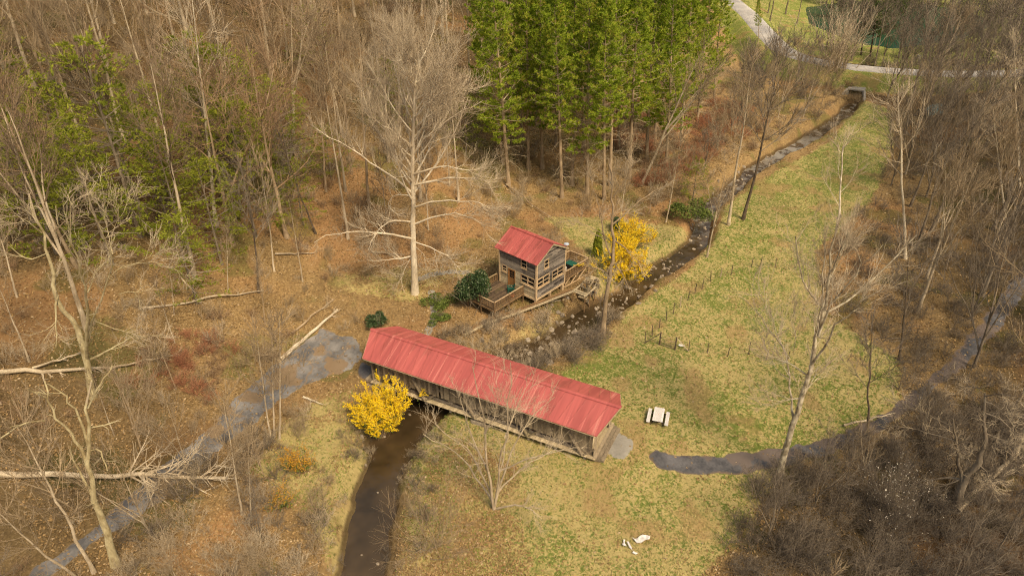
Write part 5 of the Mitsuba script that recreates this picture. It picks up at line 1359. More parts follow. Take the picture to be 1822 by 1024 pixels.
single('white_tub', Bag(1).tubes(np.column_stack([np.full(6, x), np.full(6, y), pr[:, 1] + ground_z(x, y)]), pr[:, 0], 12), 'white_plastic', 'white tub standing on the grass before the pond', 'tub', smooth=True)
x, y = BLUE_TARP
r = np.random.default_rng(6)
gxx, gyy = np.meshgrid(np.linspace(-2.6, 2.6, 14), np.linspace(-1.6, 1.6, 9), indexing='ij')
hh = 2.3 - 0.9 * np.abs(gyy) - 0.25 * meshkit.fbm(np.stack([gxx, gyy, gxx * 0], -1), 3, 4) * 2
V = np.stack([x + gxx * 0.9 - gyy * 0.4, y + gxx * 0.4 + gyy * 0.9, ground_z(x, y) + hh], -1).reshape(-1, 3)
ij_ = np.arange(14 * 9).reshape(14, 9)
q = np.stack([ij_[:-1, :-1], ij_[1:, :-1], ij_[1:, 1:], ij_[:-1, 1:]], -1).reshape(-1, 4)
f = np.vstack([q[:, [0, 1, 2]], q[:, [0, 2, 3]]])
tp = thing('tarp_shelter', 'blue grey tarp shelter half hidden in the brush below the road', 'shelter')
part(tp, 'tarp', Bag(1).add(np.vstack([V, V - [0, 0, 0.04]]), np.vstack([f, f[:, ::-1] + len(V)])), 'tarp_blue', True)
for sx, sy in ((-2.4, -1.4), (2.4, -1.4), (-2.4, 1.4), (2.4, 1.4)):
    px, py = x + sx * 0.9 - sy * 0.4, y + sx * 0.4 + sy * 0.9
    part(tp, 'pole', Bag(2).tubes(np.array([[px, py, ground_z(px, py) - 0.2], [px, py, ground_z(x, y) + 0.95]]), np.array([0.05, 0.05]), 5), 'bark_grey')
x, y = ROAD_STONE
single('road_boulder', Bag(2).add(ico_v * [0.8, 0.6, 0.6] + [x, y, ground_z(x, y) + 0.35], ico_f), 'concrete', 'pale boulder at the edge of the road bend', 'boulder')

# ---------------------------------------------------------------- culvert under the road
cu = thing('culvert', 'concrete box culvert with a slanting wing wall under the road', 'culvert')
c0 = np.array([74.3, 149.6]); dirn = np.array([0.50, 0.866]); nrm = np.array([0.866, -0.50])


def cvf(v):
    v = np.asarray(v, float)
    return np.concatenate([c0 + v[..., :1] * dirn + v[..., 1:2] * nrm, v[..., 2:3]], -1)


wl = float(water_level(149))
for s in (-1, 1):
    part(cu, 'side_wall', Bag(1).box(0, 9, s * 1.5 - 0.2, s * 1.5 + 0.2, wl - 0.6, 1.65, frame=cvf), 'concrete')
part(cu, 'roof_slab', Bag(1).box(-0.1, 9, -1.7, 1.7, 1.652, 1.95, frame=cvf), 'concrete')
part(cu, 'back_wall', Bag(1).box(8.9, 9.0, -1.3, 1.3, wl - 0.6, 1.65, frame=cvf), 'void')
for s, L_, sp in ((1, 4.6, 0.9), (-1, 1.6, 1.2)):
    b = Bag(2)
    v = [[0, s * 1.5, wl - 0.6], [0, s * 1.5, 1.95], [-L_, s * (1.5 + sp), wl - 0.6], [-L_, s * (1.5 + sp), 0.35]]
    v = np.array(v + [[p[0], p[1] + s * 0.4, p[2]] for p in v])
    b.add(cvf(v), np.array([[0, 2, 3], [0, 3, 1], [4, 7, 6], [4, 5, 7], [1, 3, 7], [1, 7, 5], [2, 6, 7], [2, 7, 3], [0, 1, 5], [0, 5, 4]]))
    part(cu, 'wing_wall', b, 'concrete')

# ---------------------------------------------------------------- fallen trunks
LOG_TEXT = ['bleached fallen trunk lying along the edge of the asphalt track', 'thin brown pole fallen in the leaves above the bleached trunk', 'long fallen trunk at the left edge under the crooked tree', 'thin end of a fallen tree pointing right of the crooked tree',
            'long pale fallen trunk crossing the lower track', 'leaning pale trunk behind the gnarled tree at lower right', 'second trunk leaning below the gnarled tree at lower right', 'thin fallen trunk on the leafy slope below the green hemlock', 'short fallen pole on the slope left of the big pale tree',
            'short broken trunk leaning on the long log at the left edge', 'fallen branch by the track under the right wood', 'fallen dead branch on the bank between pines and mill', 'short pale stick on the grass beside the track', 'dark fallen branch left of the big pale tree']
for i, (x0, y0, h0, x1, y1, h1) in enumerate(LOGS):
    r = np.random.default_rng(300 + i)
    p, q = np.array([x0, y0, ground_z(x0, y0) + 0.12 + 0.5 * h0]), np.array([x1, y1, ground_z(x1, y1) + 0.12 + 0.5 * h1])
    L = np.linalg.norm(q - p)
    t = np.linspace(0, 1, 9)[:, None]
    P = p * (1 - t) + q * t + r.normal(0, 0.010 * L, (9, 3)) * np.sin(t * PI)
    P[:, 2] = np.maximum(P[:, 2], terrain(P[:, 0], P[:, 1]) + 0.08)
    r0 = {4: 0.27, 2: 0.24, 0: 0.23, 5: 0.26, 6: 0.2}.get(i, 0.11 if L < 7 else 0.13)
    R = r0 * (1 - 0.55 * t[:, 0])
    key = thing('fallen_trunk', LOG_TEXT[i], 'fallen trunk')
    part(key, 'trunk', Bag(i).tubes(P, R, 7), 'bark_white' if i in (0, 12) else 'bark_pale' if i not in (1, 11, 13) else 'bark_tan', True)
    n_ = {0: 3, 4: 26, 2: 12, 3: 14}.get(i, 5)
    P1, R1 = grow(r, P[None], R[None], n_, 0.55 if i == 4 else 0.35, 1.0, (30, 60), lambda t: (1.1 if i != 4 else 4.0) + 0 * t, K=5, up=0.2, wob=0.14, ratio=0.5)
    for q in range(n_):
        part(key, 'branch', Bag(i + q).tubes(P1[q], R1[q], 4), 'bark_pale')
    b = Bag(i)
    P2, R2 = grow(r, P1, R1, 8 if i == 4 else 3, 0.2, 1, (25, 60), lambda t: (1.6 if i == 4 else 0.6) + 0 * t, K=4, up=0.2, wob=0.15, rmin=0.012)
    b.tubes(P2, R2, 3)
    part(key, 'twigs', b, 'bark_pale', kind='stuff')
# ---------------------------------------------------------------- trees that stand out, limb by limb
hero('sycamore_tree', 'large pale barked spreading tree left of the mill house', HERO['syc'], HERO['syc_l'], 0.42, 'bark_white', 'twig_pale', 1001, br=0.022, n2=9, n3=8, n4=4, l2=2.6, tw=1.0, up=0.5, extra=28, depth=0.5)
hero('crooked_tree', 'pale tree with many crooked limbs above the log at the left edge', HERO['crook'], HERO['crook_l'], 0.34, 'bark_moss', 'twig_pale', 1002, br=0.019, n2=6, n3=5, n4=4, l2=2.0, tw=0.8, wob=0.17, up=0.25)
hero('dead_snag', 'broken bare snag with an orange brown scar in the lower left corner', HERO['snag'], HERO['snag_l'], 0.32, 'bark_moss', 'twig_pale', 1003, n2=2, n3=1, n4=0, l2=0.8, tw=0.4, snag=True, limb_ratio=0.75)
hero('lichen_tree', 'tall leaning tree with lichen spotted bark on the right meadow edge', HERO['lichen'], HERO['lichen_l'], 0.31, 'bark_lichen', 'twig_pale', 1004, br=0.018, n2=7, n3=5, n4=4, l2=2.2, tw=0.9, up=0.35, extra=6)
hero('creek_tree', 'broken topped tree on the creek bank before the yellow bush', HERO['milltree'], HERO['milltree_l'], 0.33, 'bark_tan', 'twig_pale', 1005, br=0.017, n2=5, n3=5, n4=4, l2=1.4, tw=0.7)
hero('gnarled_tree', 'dark gnarled tree with pale lichen limbs at the lower right', HERO['gnarl'], HERO['gnarl_l'], 0.42, 'bark_grey', 'twig_pale', 1006, br=0.018, n2=6, n3=5, n4=4, l2=1.3, tw=0.6, wob=0.26)
hero('many_stemmed_tree', 'pale many stemmed young tree in front of the bridge', HERO['thicket'], HERO['thicket_l'], 0.13, 'bark_pale', 'twig_pale', 1007, br=0.014, n2=7, n3=5, n4=3, l2=1.7, tw=0.8, up=0.3, limb_ratio=0.8)

# ---------------------------------------------------------------- kinds of tree, each made once
COLOURS = {'white': ('bark_white', 'twig_pale'), 'pale': ('bark_pale', 'twig_tan'), 'tan': ('bark_tan', 'twig_tan'), 'rust': ('bark_tan', 'twig_rust'), 'grey': ('bark_grey', 'twig_grey'), 'brown': ('bark_pale', 'twig_brown'), 'dark': ('bark_dark', 'twig_grey')}
SHAPES = {'tall': dict(h=25, r0=0.24, t0=0.48, n1=16, n2=7, n3=4, ang=(32, 58), l1=0.25), 'high': dict(h=27, r0=0.26, t0=0.58, n1=13, n2=8, n3=4, ang=(28, 55), l1=0.24, bend=0.04),
          'fork': dict(h=22, r0=0.26, t0=0.40, n1=6, n2=6, n3=4, ang=(25, 50), l1=0.20, forks=3), 'slim': dict(h=13, r0=0.10, t0=0.35, n1=12, n2=5, n3=4, ang=(25, 50), l1=0.22, tw=0.7),
          'brush': dict(h=17, r0=0.15, t0=0.22, n1=6, n2=6, n3=4, ang=(16, 38), l1=0.34, up=0.7, forks=3, fork_at=(0.06, 0.30), tw=1.0), 'lean': dict(h=14, r0=0.14, t0=0.4, n1=12, n2=5, n3=4, ang=(30, 65), l1=0.25, bend=0.06),
          'broad': dict(h=20, r0=0.26, t0=0.30, n1=12, n2=7, n3=4, ang=(40, 75), l1=0.32, forks=1), 'far': dict(h=22, r0=0.24, t0=0.40, n1=13, n2=6, n3=3, ang=(30, 60), l1=0.28, tw=1.5, rmin=0.032), 'farbrush': dict(h=15, r0=0.15, t0=0.15, n1=6, n2=5, n3=3, ang=(16, 38), l1=0.34, up=0.7, forks=3, fork_at=(0.04, 0.25), tw=1.2, rmin=0.030)}
made = {}
HEIGHT = {}


def kind(shape, colour, var):
    name = f'{shape}_{colour}_{var}'
    if name not in made:
        spec = dict(SHAPES[shape])
        bt, bc = make_bare(4000 + 97 * var + 13 * list(SHAPES).index(shape), **spec)
        group(name, [('trunk', bt, COLOURS[colour][0], True), ('crown', bc, COLOURS[colour][1], False)])
        made[name] = spec['h']
    return name


taken = [(v[0], v[1]) for k, v in HERO.items() if not k.endswith('_l')]


def stand(x, y, h, dx, dy, shape, colour, var, spin, name, label, grp=None, sink=0.15):
    g_ = kind(shape, colour, var)
    key = thing(name, label, 'tree', grp)
    place(key, g_, lean_matrix(x, y, ground_z(x, y) - sink, spin, dx, dy, h, h / made[g_]))
    taken.append((x, y))


STYLE = {'white': ('tall', 'white'), 'pale': ('tall', 'pale'), 'fork': ('fork', 'pale'), 'tall': ('high', 'tan'), 'slim': ('slim', 'pale'), 'dark': ('lean', 'dark'), 'lean': ('lean', 'pale')}
BARE_TEXT = ['tall white barked forked tree between the green hemlocks on the left slope', 'tall pale straight tree leaning left through the hemlock at upper left', 'pale straight tree in the upper left corner of the wood', 'forked pale tree on the slope halfway between the hemlocks and the pines', 'tall straight tan tree just left of the big pale tree',
             'small slender bare tree alone on the open leafy slope', 'dark leaning trunk on the slope left of the big pale tree', 'short pale trunk leaning at the left edge above the long log', 'pale trunk leaning left in the lower left corner', 'lowest pale leaning trunk in the lower left corner',
             'left stem of the three slender trees beside the track', 'middle stem of the three slender trees beside the track', 'right stem of the three slender trees beside the track', 'slender bare sapling left of the two at the end of the long log', 'slender bare sapling right of the two at the end of the long log',
             'tall white limbed tree in the brush at the right of the upper meadow', 'white forked tree at the far right below the dense brush', 'white tree at the right edge of the picture', 'dark trunk leaning over the creek at the upper meadow edge', 'pale trunk on the creek bank at the upper meadow', 'small forked tree where the fence meets the creek',
             'pale forked tree standing in front of the right end of the pines', 'bare tree with drooping dead branches in front of the pines', 'dark slim tree in the brush right of the paddock', 'dark tree beside the track under the right wood', 'slender bare tree behind the yellow bush', 'slender tree on the creek slope right of the yellow bush', 'small bare tree on the open leafy slope above the fallen pole', 'dark slim trunk in front of the low hemlock', 'small sapling beside the low hemlock at left', 'slender tree right of the big pale tree', 'tall tan tree at the top of the slope left of the pines']
for i, (x, y, h, dx, dy, k) in enumerate(BARE):
    sh, co = STYLE[k]
    stand(x, y, h, dx, dy, sh, co, i % 2, (i * 77) % 360, 'bare_tree', BARE_TEXT[i])

# ---------------------------------------------------------------- pines and hemlocks
for v in range(5):
    bt, bb, bn = make_pine(7000 + v * 10, 30, 0.28, base=(0.24, 0.38, 0.22, 0.34, 0.46)[v], lmax=(4.6, 3.7, 4.9, 4.0, 4.3)[v], whorl=(0.85, 0.8, 0.95, 0.8, 0.9)[v], per=5, nt=8, blades=7)
    group(f'pine_{v}', [('trunk', bt, 'bark_tan', True), ('branches', bb, 'twig_pale', False), ('needles', bn, 'needle_bright', False)])
    if v > 2:
        continue
    bt, bb, bn = make_pine(7300 + v * 10, 14, 0.17, base=0.16, lmax=(5.8, 5.2, 6.4)[v], whorl=0.85, dead=False, blades=6, blade=(0.32, 0.11), flat=0.2, droop=0.35, per=4, nt=6, spread=0.5, side=0.9)
    group(f'hemlock_{v}', [('trunk', bt, 'bark_grey', True), ('branches', bb, 'twig_grey', False), ('needles', bn, 'needle_hemlock', False)])
bt, bb, bn = make_pine(7600, 16, 0.26, base=0.34, lmax=7.0, whorl=0.8, dead=False, blades=9, blade=(0.42, 0.11))
group('pine_dark', [('trunk', bt, 'bark_dark', True), ('branches', bb, 'bark_dark', False), ('needles', bn, 'needle_dark', False)])
for i, (x, y, h, dx, dy) in enumerate(PINES):
    front = i < 9 and i in (0, 2, 3, 4, 5)
    lab = {0: 'leftmost bright green pine at the front of the pine stand', 2: 'tall pine at the front of the stand directly behind the mill', 5: 'pine with drooping dead lower branches at the front of the stand', 10: 'bright pine at the right front of the stand'}.get(i, '')
    if not lab:
        row = 'front' if y < 106 else 'middle' if y < 118 else 'back'
        side = 'left' if x < 4 else 'centre' if x < 18 else 'right'
        lab = f'tall green pine in the {row} rows at the {side} of the pine stand'
    key = thing('pine_tree', lab, 'pine tree', lab.replace('pine in', 'pines in') if lab.startswith('tall green') else None)
    place(key, f'pine_{(i * 3 + i // 5) % 5}', lean_matrix(x, y, ground_z(x, y) - 0.2, i * 67 % 360, dx, dy, h, h / 30))
    taken.append((x, y))
HT = ['large dark hemlock between the pale trunks at upper left', 'wide hemlock at the left below the upper left trunks', 'yellow green hemlock around the tall forked white tree', 'low hemlock on the slope above the fallen trunk', 'hemlock near the left edge of the wood', 'dark hemlock in the upper left corner', 'hemlock right of the tall forked white tree', 'hemlock between the left trunks and the forked white tree', 'small evergreen on the slope left of the big pale tree', 'dark evergreen shrub behind the big pale tree', 'small evergreen at the top edge left of the pines', 'dark evergreen at the top of the left slope', 'green evergreen bush on the creek bank below the pines', 'hemlock just below the large dark hemlock at left', 'thin hemlock beside the forked pale tree on the slope', 'tall hemlock behind the forked white tree', 'low spreading hemlock above the crooked tree', 'hemlock at the foot of the pale trunks at left', 'dark hemlock high behind the big pale tree', 'hemlock low on the slope right of the forked white tree', 'small hemlock in front of the forked white tree', 'little evergreen on the open slope near the dark leaning trunk']
for i, (x, y, h, dx, dy) in enumerate(HEMLOCK):
    key = thing('hemlock_tree', HT[i], 'evergreen tree')
    place(key, f'hemlock_{i % 3}', lean_matrix(x, y, ground_z(x, y) - 0.2, i * 71 % 360, 0, 0, h, max(h, 7) / 12.5))
    taken.append((x, y))
PT = ['dark pine with a bare trunk on the near bank of the pond', 'second dark pine just left on the near bank of the pond', 'small bushy pine inside the bend of the road', 'dark pine on the far side of the pond', 'dark pine behind the grassy far bank of the pond', 'dark pine between the big bare bush and the pond', 'dark pine right of the pair on the near pond bank', 'dark pine at the middle of the far pond bank', 'dark pine right of the grassy far pond bank', 'dark pine at the top edge behind the big bare bush', 'dark pine at the top edge left of the pond']
for i, (x, y, h, dx, dy) in enumerate(POND_PINES):
    key = thing('pine_tree', PT[i], 'pine tree')
    place(key, 'pine_dark' if i != 2 else 'pine_1', lean_matrix(x, y, ground_z(x, y) - 0.2, i * 71 % 360, dx, dy, h, h / (16 if i != 2 else 30) * (1.0 if i != 2 else 1.6)))
    taken.append((x, y))

# ---------------------------------------------------------------- shrubs
def dome(seed, r, h, n, size, lobes=7):
    g_ = np.random.default_rng(seed)
    cen = g_.normal(0, 0.42 * r, (lobes, 3)) * [1, 1, 0]; cen[:, 2] = h * g_.uniform(0.25, 0.62, lobes)
    rad = r * g_.uniform(0.38, 0.62, lobes)
    k = g_.integers(0, lobes, n)
    d = g_.normal(size=(n, 3)); d /= np.linalg.norm(d, axis=1, keepdims=True)
    d[:, 2] = np.abs(d[:, 2]) * 1.0 - 0.25
    p = cen[k] + d * (rad[k] * g_.uniform(0.55, 1.08, n))[:, None] * [1, 1, h / r * 0.75]
    p[:, 2] = np.maximum(p[:, 2], 0.06)
    return g_, *leaf_quads(g_, p, size)


def evergreen(name, label, xy, r, h, n, size, mat, seed, cat='shrub'):
    key = thing(name, label, cat)
    x, y = xy
    o = np.array([x, y, ground_z(x, y)])
    g_, c, a, b = dome(seed, r, h, n, size)
    part(key, 'foliage', Bag(seed).quads(c + o, a, b, g_.random((len(c), 2))), mat)
    bg, *_ = make_bush(seed, h * 0.85, 9, 3, 2)
    bg.v = [v + o for v in bg.v]
    part(key, 'stems', bg, 'bark_grey')


evergreen('rhododendron_bush', 'large dark green rhododendron bush beside the mill deck', SHRUBS['rhodo'], 2.2, 5.2, 5600, 0.115, 'leaf_dark', 501)
evergreen('rhododendron_bush', 'small dark evergreen bush behind the left end of the bridge', SHRUBS['rhodo_small'], 1.2, 1.7, 1600, 0.10, 'leaf_dark', 502)
evergreen('ground_shrub', 'low yellow green shrub on the leaves left of the rhododendron', SHRUBS['ground_green'], 1.7, 0.9, 1500, 0.10, 'leaf_green', 503)
evergreen('ground_shrub', 'lower small green shrub beside the foot trail', SHRUBS['ground_green2'], 1.3, 0.7, 900, 0.10, 'leaf_green', 504)
evergreen('laurel_bush', 'green laurel bush on the creek bank right of the yellow bush', SHRUBS['laurel'], 2.6, 3.2, 2600, 0.12, 'leaf_green', 505)
evergreen('laurel_bush', 'small dark laurel behind the creek tree', SHRUBS['hedge'], 1.2, 2.2, 900, 0.11, 'leaf_dark', 506)
key = thing('cedar_tree', 'narrow dark green cedar behind the raised deck', 'evergreen tree')
x, y = SHRUBS['cedar']; o = np.array([x, y, ground_z(x, y)])
g_ = np.random.default_rng(507)
t = g_.random(1500) ** 0.8; th = g_.random(1500) * 2 * PI
c, a, b = leaf_quads(g_, o + np.column_stack([np.cos(th), np.sin(th), 0 * t]) * (0.75 * (1 - t) ** 0.6 * g_.uniform(0.5, 1.1, 1500))[:, None] + np.column_stack([0 * t, 0 * t, 0.2 + 3.6 * t]), 0.12)
part(key, 'foliage', Bag(1).quads(c, a, b, g_.random((1500, 2))), 'needle_hemlock')
part(key, 'trunk', Bag(2).tubes(np.array([o - [0, 0, .2], o + [0, 0, 3.5]]), np.array([0.09, 0.02]), 6), 'bark_grey')


def forsythia(label, xy, h, stems, flowers, seed, mat='flower', green=0.10):
    key = thing('forsythia_bush', label, 'shrub')
    x, y = xy
    o = np.array([x, y, ground_z(x, y)])
    bg, P, P2, P3 = make_bush(seed, h, stems, n2=7, n3=4, spread=(3, 38), r0=0.02, tw=0.42, up=-0.08, l2=0.26)
    bg.v = [v + o for v in bg.v]
    part(key, 'stems', bg, 'twig_tan')
    g_ = np.random.default_rng(seed + 1)
    pts = []
    for Q, per in ((P2, flowers), (P3, flowers // 2)):
        idx = np.repeat(np.arange(len(Q)), per)
        p, _, _ = interp(Q, np.ones(Q.shape[:2]), idx, g_.random(len(idx)))
        pts.append(p)
    p = np.concatenate(pts) + g_.normal(0, 0.035, (sum(map(len, pts)), 3))
    keep = meshkit.noise(p * 1.7 + seed) + g_.normal(0, 0.12, len(p)) > 0.30
    p = p[keep] + o
    c, a, b = leaf_quads(g_, p, 0.036, 0.3)
    part(key, 'blossom', Bag(seed).quads(c, a, b * 1.9, g_.random((len(p), 2))), mat)
    q = P2[g_.integers(0, len(P2), int(green * 3000)), -2] * [0.9, 0.9, 0.75] + g_.normal(0, 0.12, (int(green * 3000), 3)) + o
    c, a, b = leaf_quads(g_, q, 0.09)
    part(key, 'leaves', Bag(seed).quads(c, a, b, g_.random((len(q), 2))), 'leaf_green')


forsythia('large bright yellow forsythia bush at the left end of the bridge', SHRUBS['forsy_bridge'], 4.4, 92, 30, 601, green=0.40)
forsythia('bright yellow forsythia bush on the creek bank beside the mill', SHRUBS['forsy_mill'], 5.6, 72, 34, 602, green=0.2)
forsythia('smaller yellow forsythia behind the bush beside the mill', SHRUBS['forsy_mill2'], 4.0, 40, 22, 603)
forsythia('sparse yellow shrub beyond the end of the long pale log', SHRUBS['forsy_small'], 2.2, 18, 8, 604, 'flower_old')
forsythia('faded orange yellow shrub below the end of the long pale log', SHRUBS['forsy_small2'], 2.0, 16, 5, 605, 'flower_old')


def bare_bush(label, xy, h, stems, n2, n3, seed, mat, spread=(8, 50), tw=0.7, name='bare_bush', r0=0.03, up=0.2, buds=0):
    key = thing(name, label, 'shrub')
    o = np.array([xy[0], xy[1], ground_z(*xy) - 0.05])
    bg, P, P2, P3 = make_bush(seed, h, stems, n2, n3, spread, r0, tw, up)
    bg.v = [v + o for v in bg.v]
    part(key, 'stems', bg, mat)
    if buds:
        g_ = np.random.default_rng(seed)
        p = P3[g_.integers(0, len(P3), buds), -1] + o
        c, a, b = leaf_quads(g_, p, 0.032)
        part(key, 'blossom', Bag(seed).quads(c, a, b * 2, g_.random((buds, 2))), 'blossom_white')


bare_bush('shrub with tiny white blossom in the lower right brush', SHRUBS['blossom'], 5.0, 22, 8, 7, 611, 'twig_grey', name='blossoming_shrub', buds=320)
bare_bush('large pale rounded bare bush beside the road bend', SHRUBS['roadbush'], 13.0, 46, 6, 4, 612, 'bark_pale', (4, 42), 1.3, r0=0.10, up=0.3)
bare_bush('pale bare bush leaning over the creek at the bottom', (SHRUBS['creekbush'][0] + 3.0, SHRUBS['creekbush'][1]), 5.5, 18, 7, 6, 613, 'twig_tan', (10, 60), 0.8)

# ---------------------------------------------------------------- the wood: every tree a thing while they can be told apart
def clear(x, y):
    pts = np.stack([x, y], -1)
    ok = off_path(x, y)
    for P in (Polygon(MEADOW).buffer(1.0), Polygon(SYCAMORE_LAWN).buffer(1), Polygon(MILL_GREEN).buffer(0.5), POND.buffer(4)):
        ok &= ~shapely.contains_xy(P, x, y)
    ok &= poly_dist(x, y, STREAM)[0] > 4.2
    ok &= poly_dist(x, y, ROAD)[0] > 9.0
    ok &= np.hypot(x + 6, y - 66) > 17
    m = mf(np.zeros(3))
    ok &= np.hypot(x - m[0], y - m[1]) > 12
    ok &= ~shapely.contains_xy(Polygon([(-16, 56), (8, 46), (6, 38), (-20, 48)]).buffer(1.5), x, y)
    ok &= (np.abs(x) < 0.80 * y + 14) & (y > 26)
    return ok


def poisson(n, x0, x1, y0, y1, dist, seed, test):
    g_ = np.random.default_rng(seed)
    x, y = g_.uniform(x0, x1, n), g_.uniform(y0, y1, n)
    ok = test(x, y) & clear(x, y)
    out = []
    cell = {}
    for a, b in zip(x[ok], y[ok]):
        k = (int(a // dist), int(b // dist))
        if all(math.hypot(a - c, b - d) > dist for i in (-1, 0, 1) for j in (-1, 0, 1) for c, d in cell.get((k[0] + i, k[1] + j), ())):
            if min(math.hypot(a - c, b - d) for c, d in taken) > 2.2:
                cell.setdefault(k, []).append((a, b)); out.append((a, b))
    return out


U = lambda x, y: -0.85 * x + 0.53 * y
U2 = lambda x, y: x - 0.25 * (y - 60)
PINE_AREA = Polygon([(-8, 92), (8, 90), (26, 98), (50, 142), (44, 160), (-6, 128)])
in_pines = lambda x, y: shapely.contains_xy(PINE_AREA, x, y)
g_ = np.random.default_rng(900)
lot = []
left = poisson(9000, -150, 45, 27, 215, 5.4, 901, lambda x, y: (U(x, y) > 52.5) & ~in_pines(x, y))
lot += [(p, 'L') for p in left]
right = poisson(7000, 18, 190, 27, 250, 5.2, 902, lambda x, y: (U2(x, y) > 44 + 0.10 * np.clip(y - 60, 0, 60)) & (~shapely.contains_xy(POND.buffer(12), x, y)))
lot += [(p, 'R') for p in right]
creek = poisson(2500, 14, 66, 78, 160, 4.6, 903, lambda x, y: (U(x, y) < 52) & (poly_dist(x, y, STREAM)[0] < 26) & ~in_pines(x, y) & (poly_dist(x, y, STREAM)[1] > 0))
lot += [(p, 'C') for p in creek]
low = poisson(600, -34, -10, 27, 44, 5.0, 904, lambda x, y: (poly_dist(x, y, STREAM)[0] > 7))
lot += [(p, 'S') for p in low]
lowr = poisson(800, 15, 50, 26, 46, 5.2, 905, lambda x, y: x + 0.4 * (y - 30) > 18)
lot += [(p, 'B') for p in lowr]
back = poisson(4000, -40, 240, 215, 330, 7.5, 906, lambda x, y: x > -400)
lot += [(p, 'K') for p in back]
lot.sort(key=lambda q: math.hypot(*q[0]))
TEXT = {'L': ('bare_tree', 'bare forest tree on the leaf covered slope left of the pines', 'bare trees of the left slope'), 'R': ('bare_tree', 'bare grey brown tree in the dense wood along the right side', 'bare trees of the right wood'),
        'C': ('bare_tree', 'bare brushy tree on the bank between the creek and the pines', 'bare trees on the creek bank'), 'S': ('bare_tree', 'small bare tree between the lower track and the creek', 'saplings by the lower track'),
        'B': ('bare_tree', 'bare brushy small tree in the lower right brush', 'small trees of the lower right brush'), 'K': ('bare_tree', 'far bare tree beyond the road', 'far trees')}
WORD = {'tall': 'tall narrow', 'high': 'tall bare stemmed', 'fork': 'forked', 'slim': 'small slender', 'broad': 'broad crowned', 'brush': 'brushy many stemmed'}
TONE = {'pale': 'pale barked', 'brown': 'pale barked brown twigged', 'tan': 'tan barked', 'rust': 'russet twigged', 'grey': 'grey barked'}


def describe(k, sh, co, x, y, tx, gr):
    if k == 'L':
        d = math.hypot(x, y)
        where = ('high on the left slope' if d > 105 else 'midway up the left slope' if d > 82 else 'low on the left slope') if x < -22 else ('on the slope behind the big pale tree' if x < -6 else 'behind the pine stand')
    elif k == 'R':
        where = 'in the right wood below the meadow end' if y < 75 else 'in the right wood beside the upper meadow' if y < 120 else 'in the right wood near the road'
    elif k == 'C':
        where = 'on the creek bank below the pines' if y < 105 else 'on the creek bank near the culvert'
    elif k == 'S':
        where = 'between the lower track and the creek'
    elif k == 'B':
        where = 'in the brush at the lower right corner' if y < 36 else 'in the brush below the right track'
    else:
        return tx, gr
    t = f'{WORD[sh]} {TONE[co]} tree {where}'
    return t, t + 's'


count, far = 0, 0
for (x, y), k in lot:
    u = g_.random()
    if k == 'L':
        sh, co = ('tall', 'high', 'fork', 'tall', 'slim', 'broad')[g_.integers(6)], ('pale', 'brown', 'tan', 'rust', 'brown')[g_.integers(5)]
        h = made.get(sh, SHAPES[sh]['h']) * g_.uniform(0.72, 1.05)
        if y < 70 and U(x, y) < 62: sh, h = 'slim', g_.uniform(7, 13)
    elif k == 'R':
        sh, co = ('brush', 'brush', 'tall', 'fork', 'brush')[g_.integers(5)], ('grey', 'grey', 'tan', 'grey', 'pale')[g_.integers(5)]
        h = SHAPES[sh]['h'] * g_.uniform(0.7, 1.0)
    elif k in 'CSB':
        sh, co = ('brush', 'slim', 'brush')[g_.integers(3)], ('tan', 'pale', 'grey')[g_.integers(3)]
        h = g_.uniform(4.5, 10) if k != 'C' else g_.uniform(6, 13)
        if k == 'B': co = ('grey', 'grey', 'pale')[g_.integers(3)]; h = g_.uniform(4, 9)
    else:
        sh, co, h = ('tall', 'broad')[g_.integers(2)], ('grey', 'tan')[g_.integers(2)], g_.uniform(14, 22)
    var = int(g_.integers(2))
    spin, tilt = g_.uniform(0, 360), g_.normal(0, 0.035, 2) * h
    if count < 252:
        nm, tx, gr = TEXT[k]
        tx, gr = describe(k, sh, co, x, y, tx, gr)
        stand(x, y, h, tilt[0], tilt[1], sh, co, var, spin, nm, tx, gr)
        count += 1
    else:
        far += 1
        gname = kind('farbrush' if sh == 'brush' else 'far', 'grey' if k != 'L' else ('brown', 'grey', 'brown', 'rust')[far % 4], var)
        place(f'distant_trees__{far:03d}', gname, lean_matrix(x, y, ground_z(x, y) - 0.15, spin, tilt[0], tilt[1], h, h / made[gname]))
labels['distant_trees'] = {'label': 'far bare wood reading as one mass along the upper edge', 'kind': 'stuff'}

# ---------------------------------------------------------------- undergrowth: brambles and saplings nobody could count
for v, (h, st, n2, n3, mat, sp) in enumerate([(1.6, 9, 5, 4, 'twig_pale', (10, 60)), (2.2, 8, 6, 4, 'twig_tan', (5, 45)), (1.3, 12, 4, 4, 'twig_rust', (20, 75)), (2.6, 7, 7, 5, 'twig_grey', (5, 40)), (1.5, 12, 5, 4, 'twig_grey', (15, 70)), (1.9, 10, 6, 5, 'twig_red', (8, 50))]):
    bg, *_ = make_bush(800 + v, h, st, n2, n3, sp, 0.018, 0.45)
    group(f'brush_{v}', [('stems', bg, mat, False)])
nb = 0


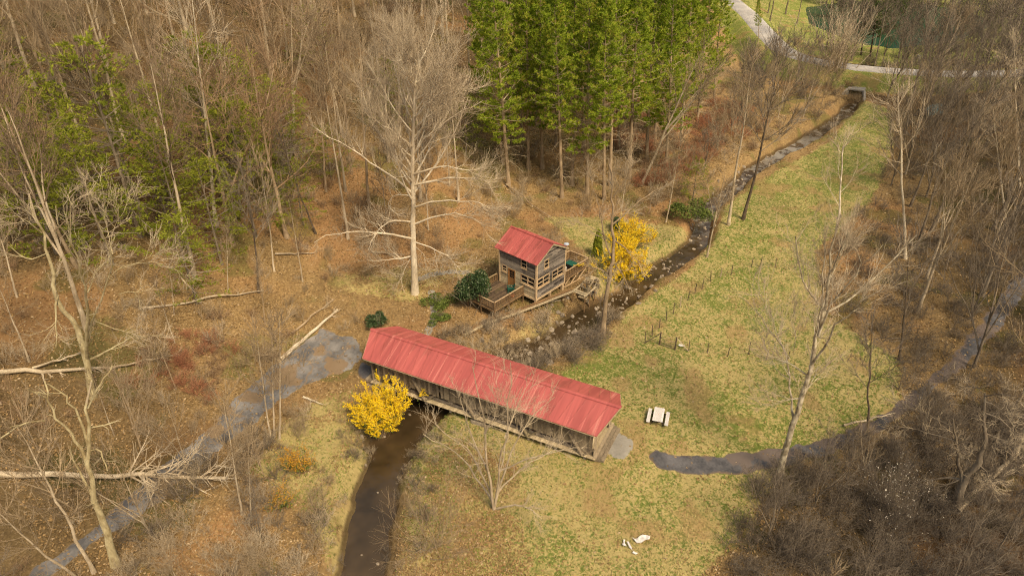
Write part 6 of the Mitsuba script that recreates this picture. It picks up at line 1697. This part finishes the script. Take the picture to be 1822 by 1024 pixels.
def undergrowth(n, x0, x1, y0, y1, seed, kinds, scale, test):
    global nb
    g_ = np.random.default_rng(seed)
    x, y = g_.uniform(x0, x1, n), g_.uniform(y0, y1, n)
    ok = test(x, y) & (off_path(x, y) | ((seed == 921) & (g_.random(n) < 0.25))) & (poly_dist(x, y, ROAD)[0] > 4.5) & (np.abs(x) < 0.8 * y + 30) & (y > 25) & ~shapely.contains_xy(POND, x, y)
    c = mf(np.array([AL / 2, BLN / 2 + 1.5, 0]))
    ok &= np.hypot(x - c[0], y - c[1]) > 6.8
    ok &= ~shapely.contains_xy(Polygon([(-14.2, 52.3), (6.9, 41.8), (9.5, 47.2), (-11.6, 57.6)]).buffer(0.6), x, y)
    for a, b in zip(x[ok], y[ok]):
        nb += 1
        s = g_.uniform(*scale)
        place(f'undergrowth__{nb:04d}', f'brush_{kinds[g_.integers(len(kinds))]}', T().translate([a, b, ground_z(a, b) - 0.05]).rotate([0, 0, 1], g_.uniform(0, 360)).scale([s, s, s * g_.uniform(0.7, 1.2)]))


stream_d = lambda x, y: poly_dist(x, y, STREAM)[0]
undergrowth(2900, -120, 40, 26, 175, 911, (0, 1, 2, 1), (0.5, 1.25), lambda x, y: (U(x, y) > 47) & (turf_at(x, y) < 0.5))
undergrowth(1500, 14, 150, 26, 175, 912, (3, 4, 4, 1), (0.6, 1.4), lambda x, y: (U2(x, y) > 38) & (turf_at(x, y) < 0.55))
undergrowth(950, 14, 60, 26, 50, 913, (3, 4, 4), (0.5, 1.25), lambda x, y: (x + 0.4 * (y - 30) > 17.5) & (turf_at(x, y) < 0.75))
undergrowth(260, -34, -9, 26, 52, 914, (0, 1, 4), (0.5, 1.2), lambda x, y: (stream_d(x, y) > 3.0) & (stream_d(x, y) < 18) & ((x < -19) | (y < 38)) & (turf_at(x, y) < 0.8))
undergrowth(900, 4, 80, 60, 160, 915, (0, 1, 2), (0.5, 1.3), lambda x, y: (poly_dist(x, y, STREAM)[1] > 0) & (stream_d(x, y) > 2.6) & (U(x, y) < 50) & (stream_d(x, y) < 26) & (turf_at(x, y) < 0.5))
undergrowth(260, -8, 12, 52, 66, 916, (0, 0, 4), (0.4, 1.0), lambda x, y: (stream_d(x, y) < 6.5) & (stream_d(x, y) > 1.2) & ((poly_dist(x, y, STREAM)[1] > 0) | (stream_d(x, y) < 3.4)))
undergrowth(330, -16, 0, 26, 50, 917, (0, 1, 4), (0.25, 0.7), lambda x, y: (stream_d(x, y) < 5.0) & (stream_d(x, y) > 1.5))
undergrowth(420, 22, 66, 38, 84, 921, (3, 4, 4), (0.5, 1.1), lambda x, y: (U2(x, y) > 24) & (turf_at(x, y) < 0.45))
undergrowth(150, -3, 12, 55, 67, 918, (3, 4, 4), (0.5, 1.0), lambda x, y: (stream_d(x, y) < 5.0) & (poly_dist(x, y, STREAM)[1] < 0) & (stream_d(x, y) > 1.0) & (x > 0))
undergrowth(420, 18, 48, 100, 142, 919, (5, 5, 2, 1), (0.6, 1.3), lambda x, y: (U(x, y) < 56) & (poly_dist(x, y, STREAM)[1] > 0) & (stream_d(x, y) > 6))
undergrowth(60, -36, -28, 50, 58, 920, (5, 2), (0.4, 0.9), lambda x, y: x < 0)
labels['undergrowth'] = {'label': 'tangled bare brambles and saplings under the trees', 'kind': 'stuff'}
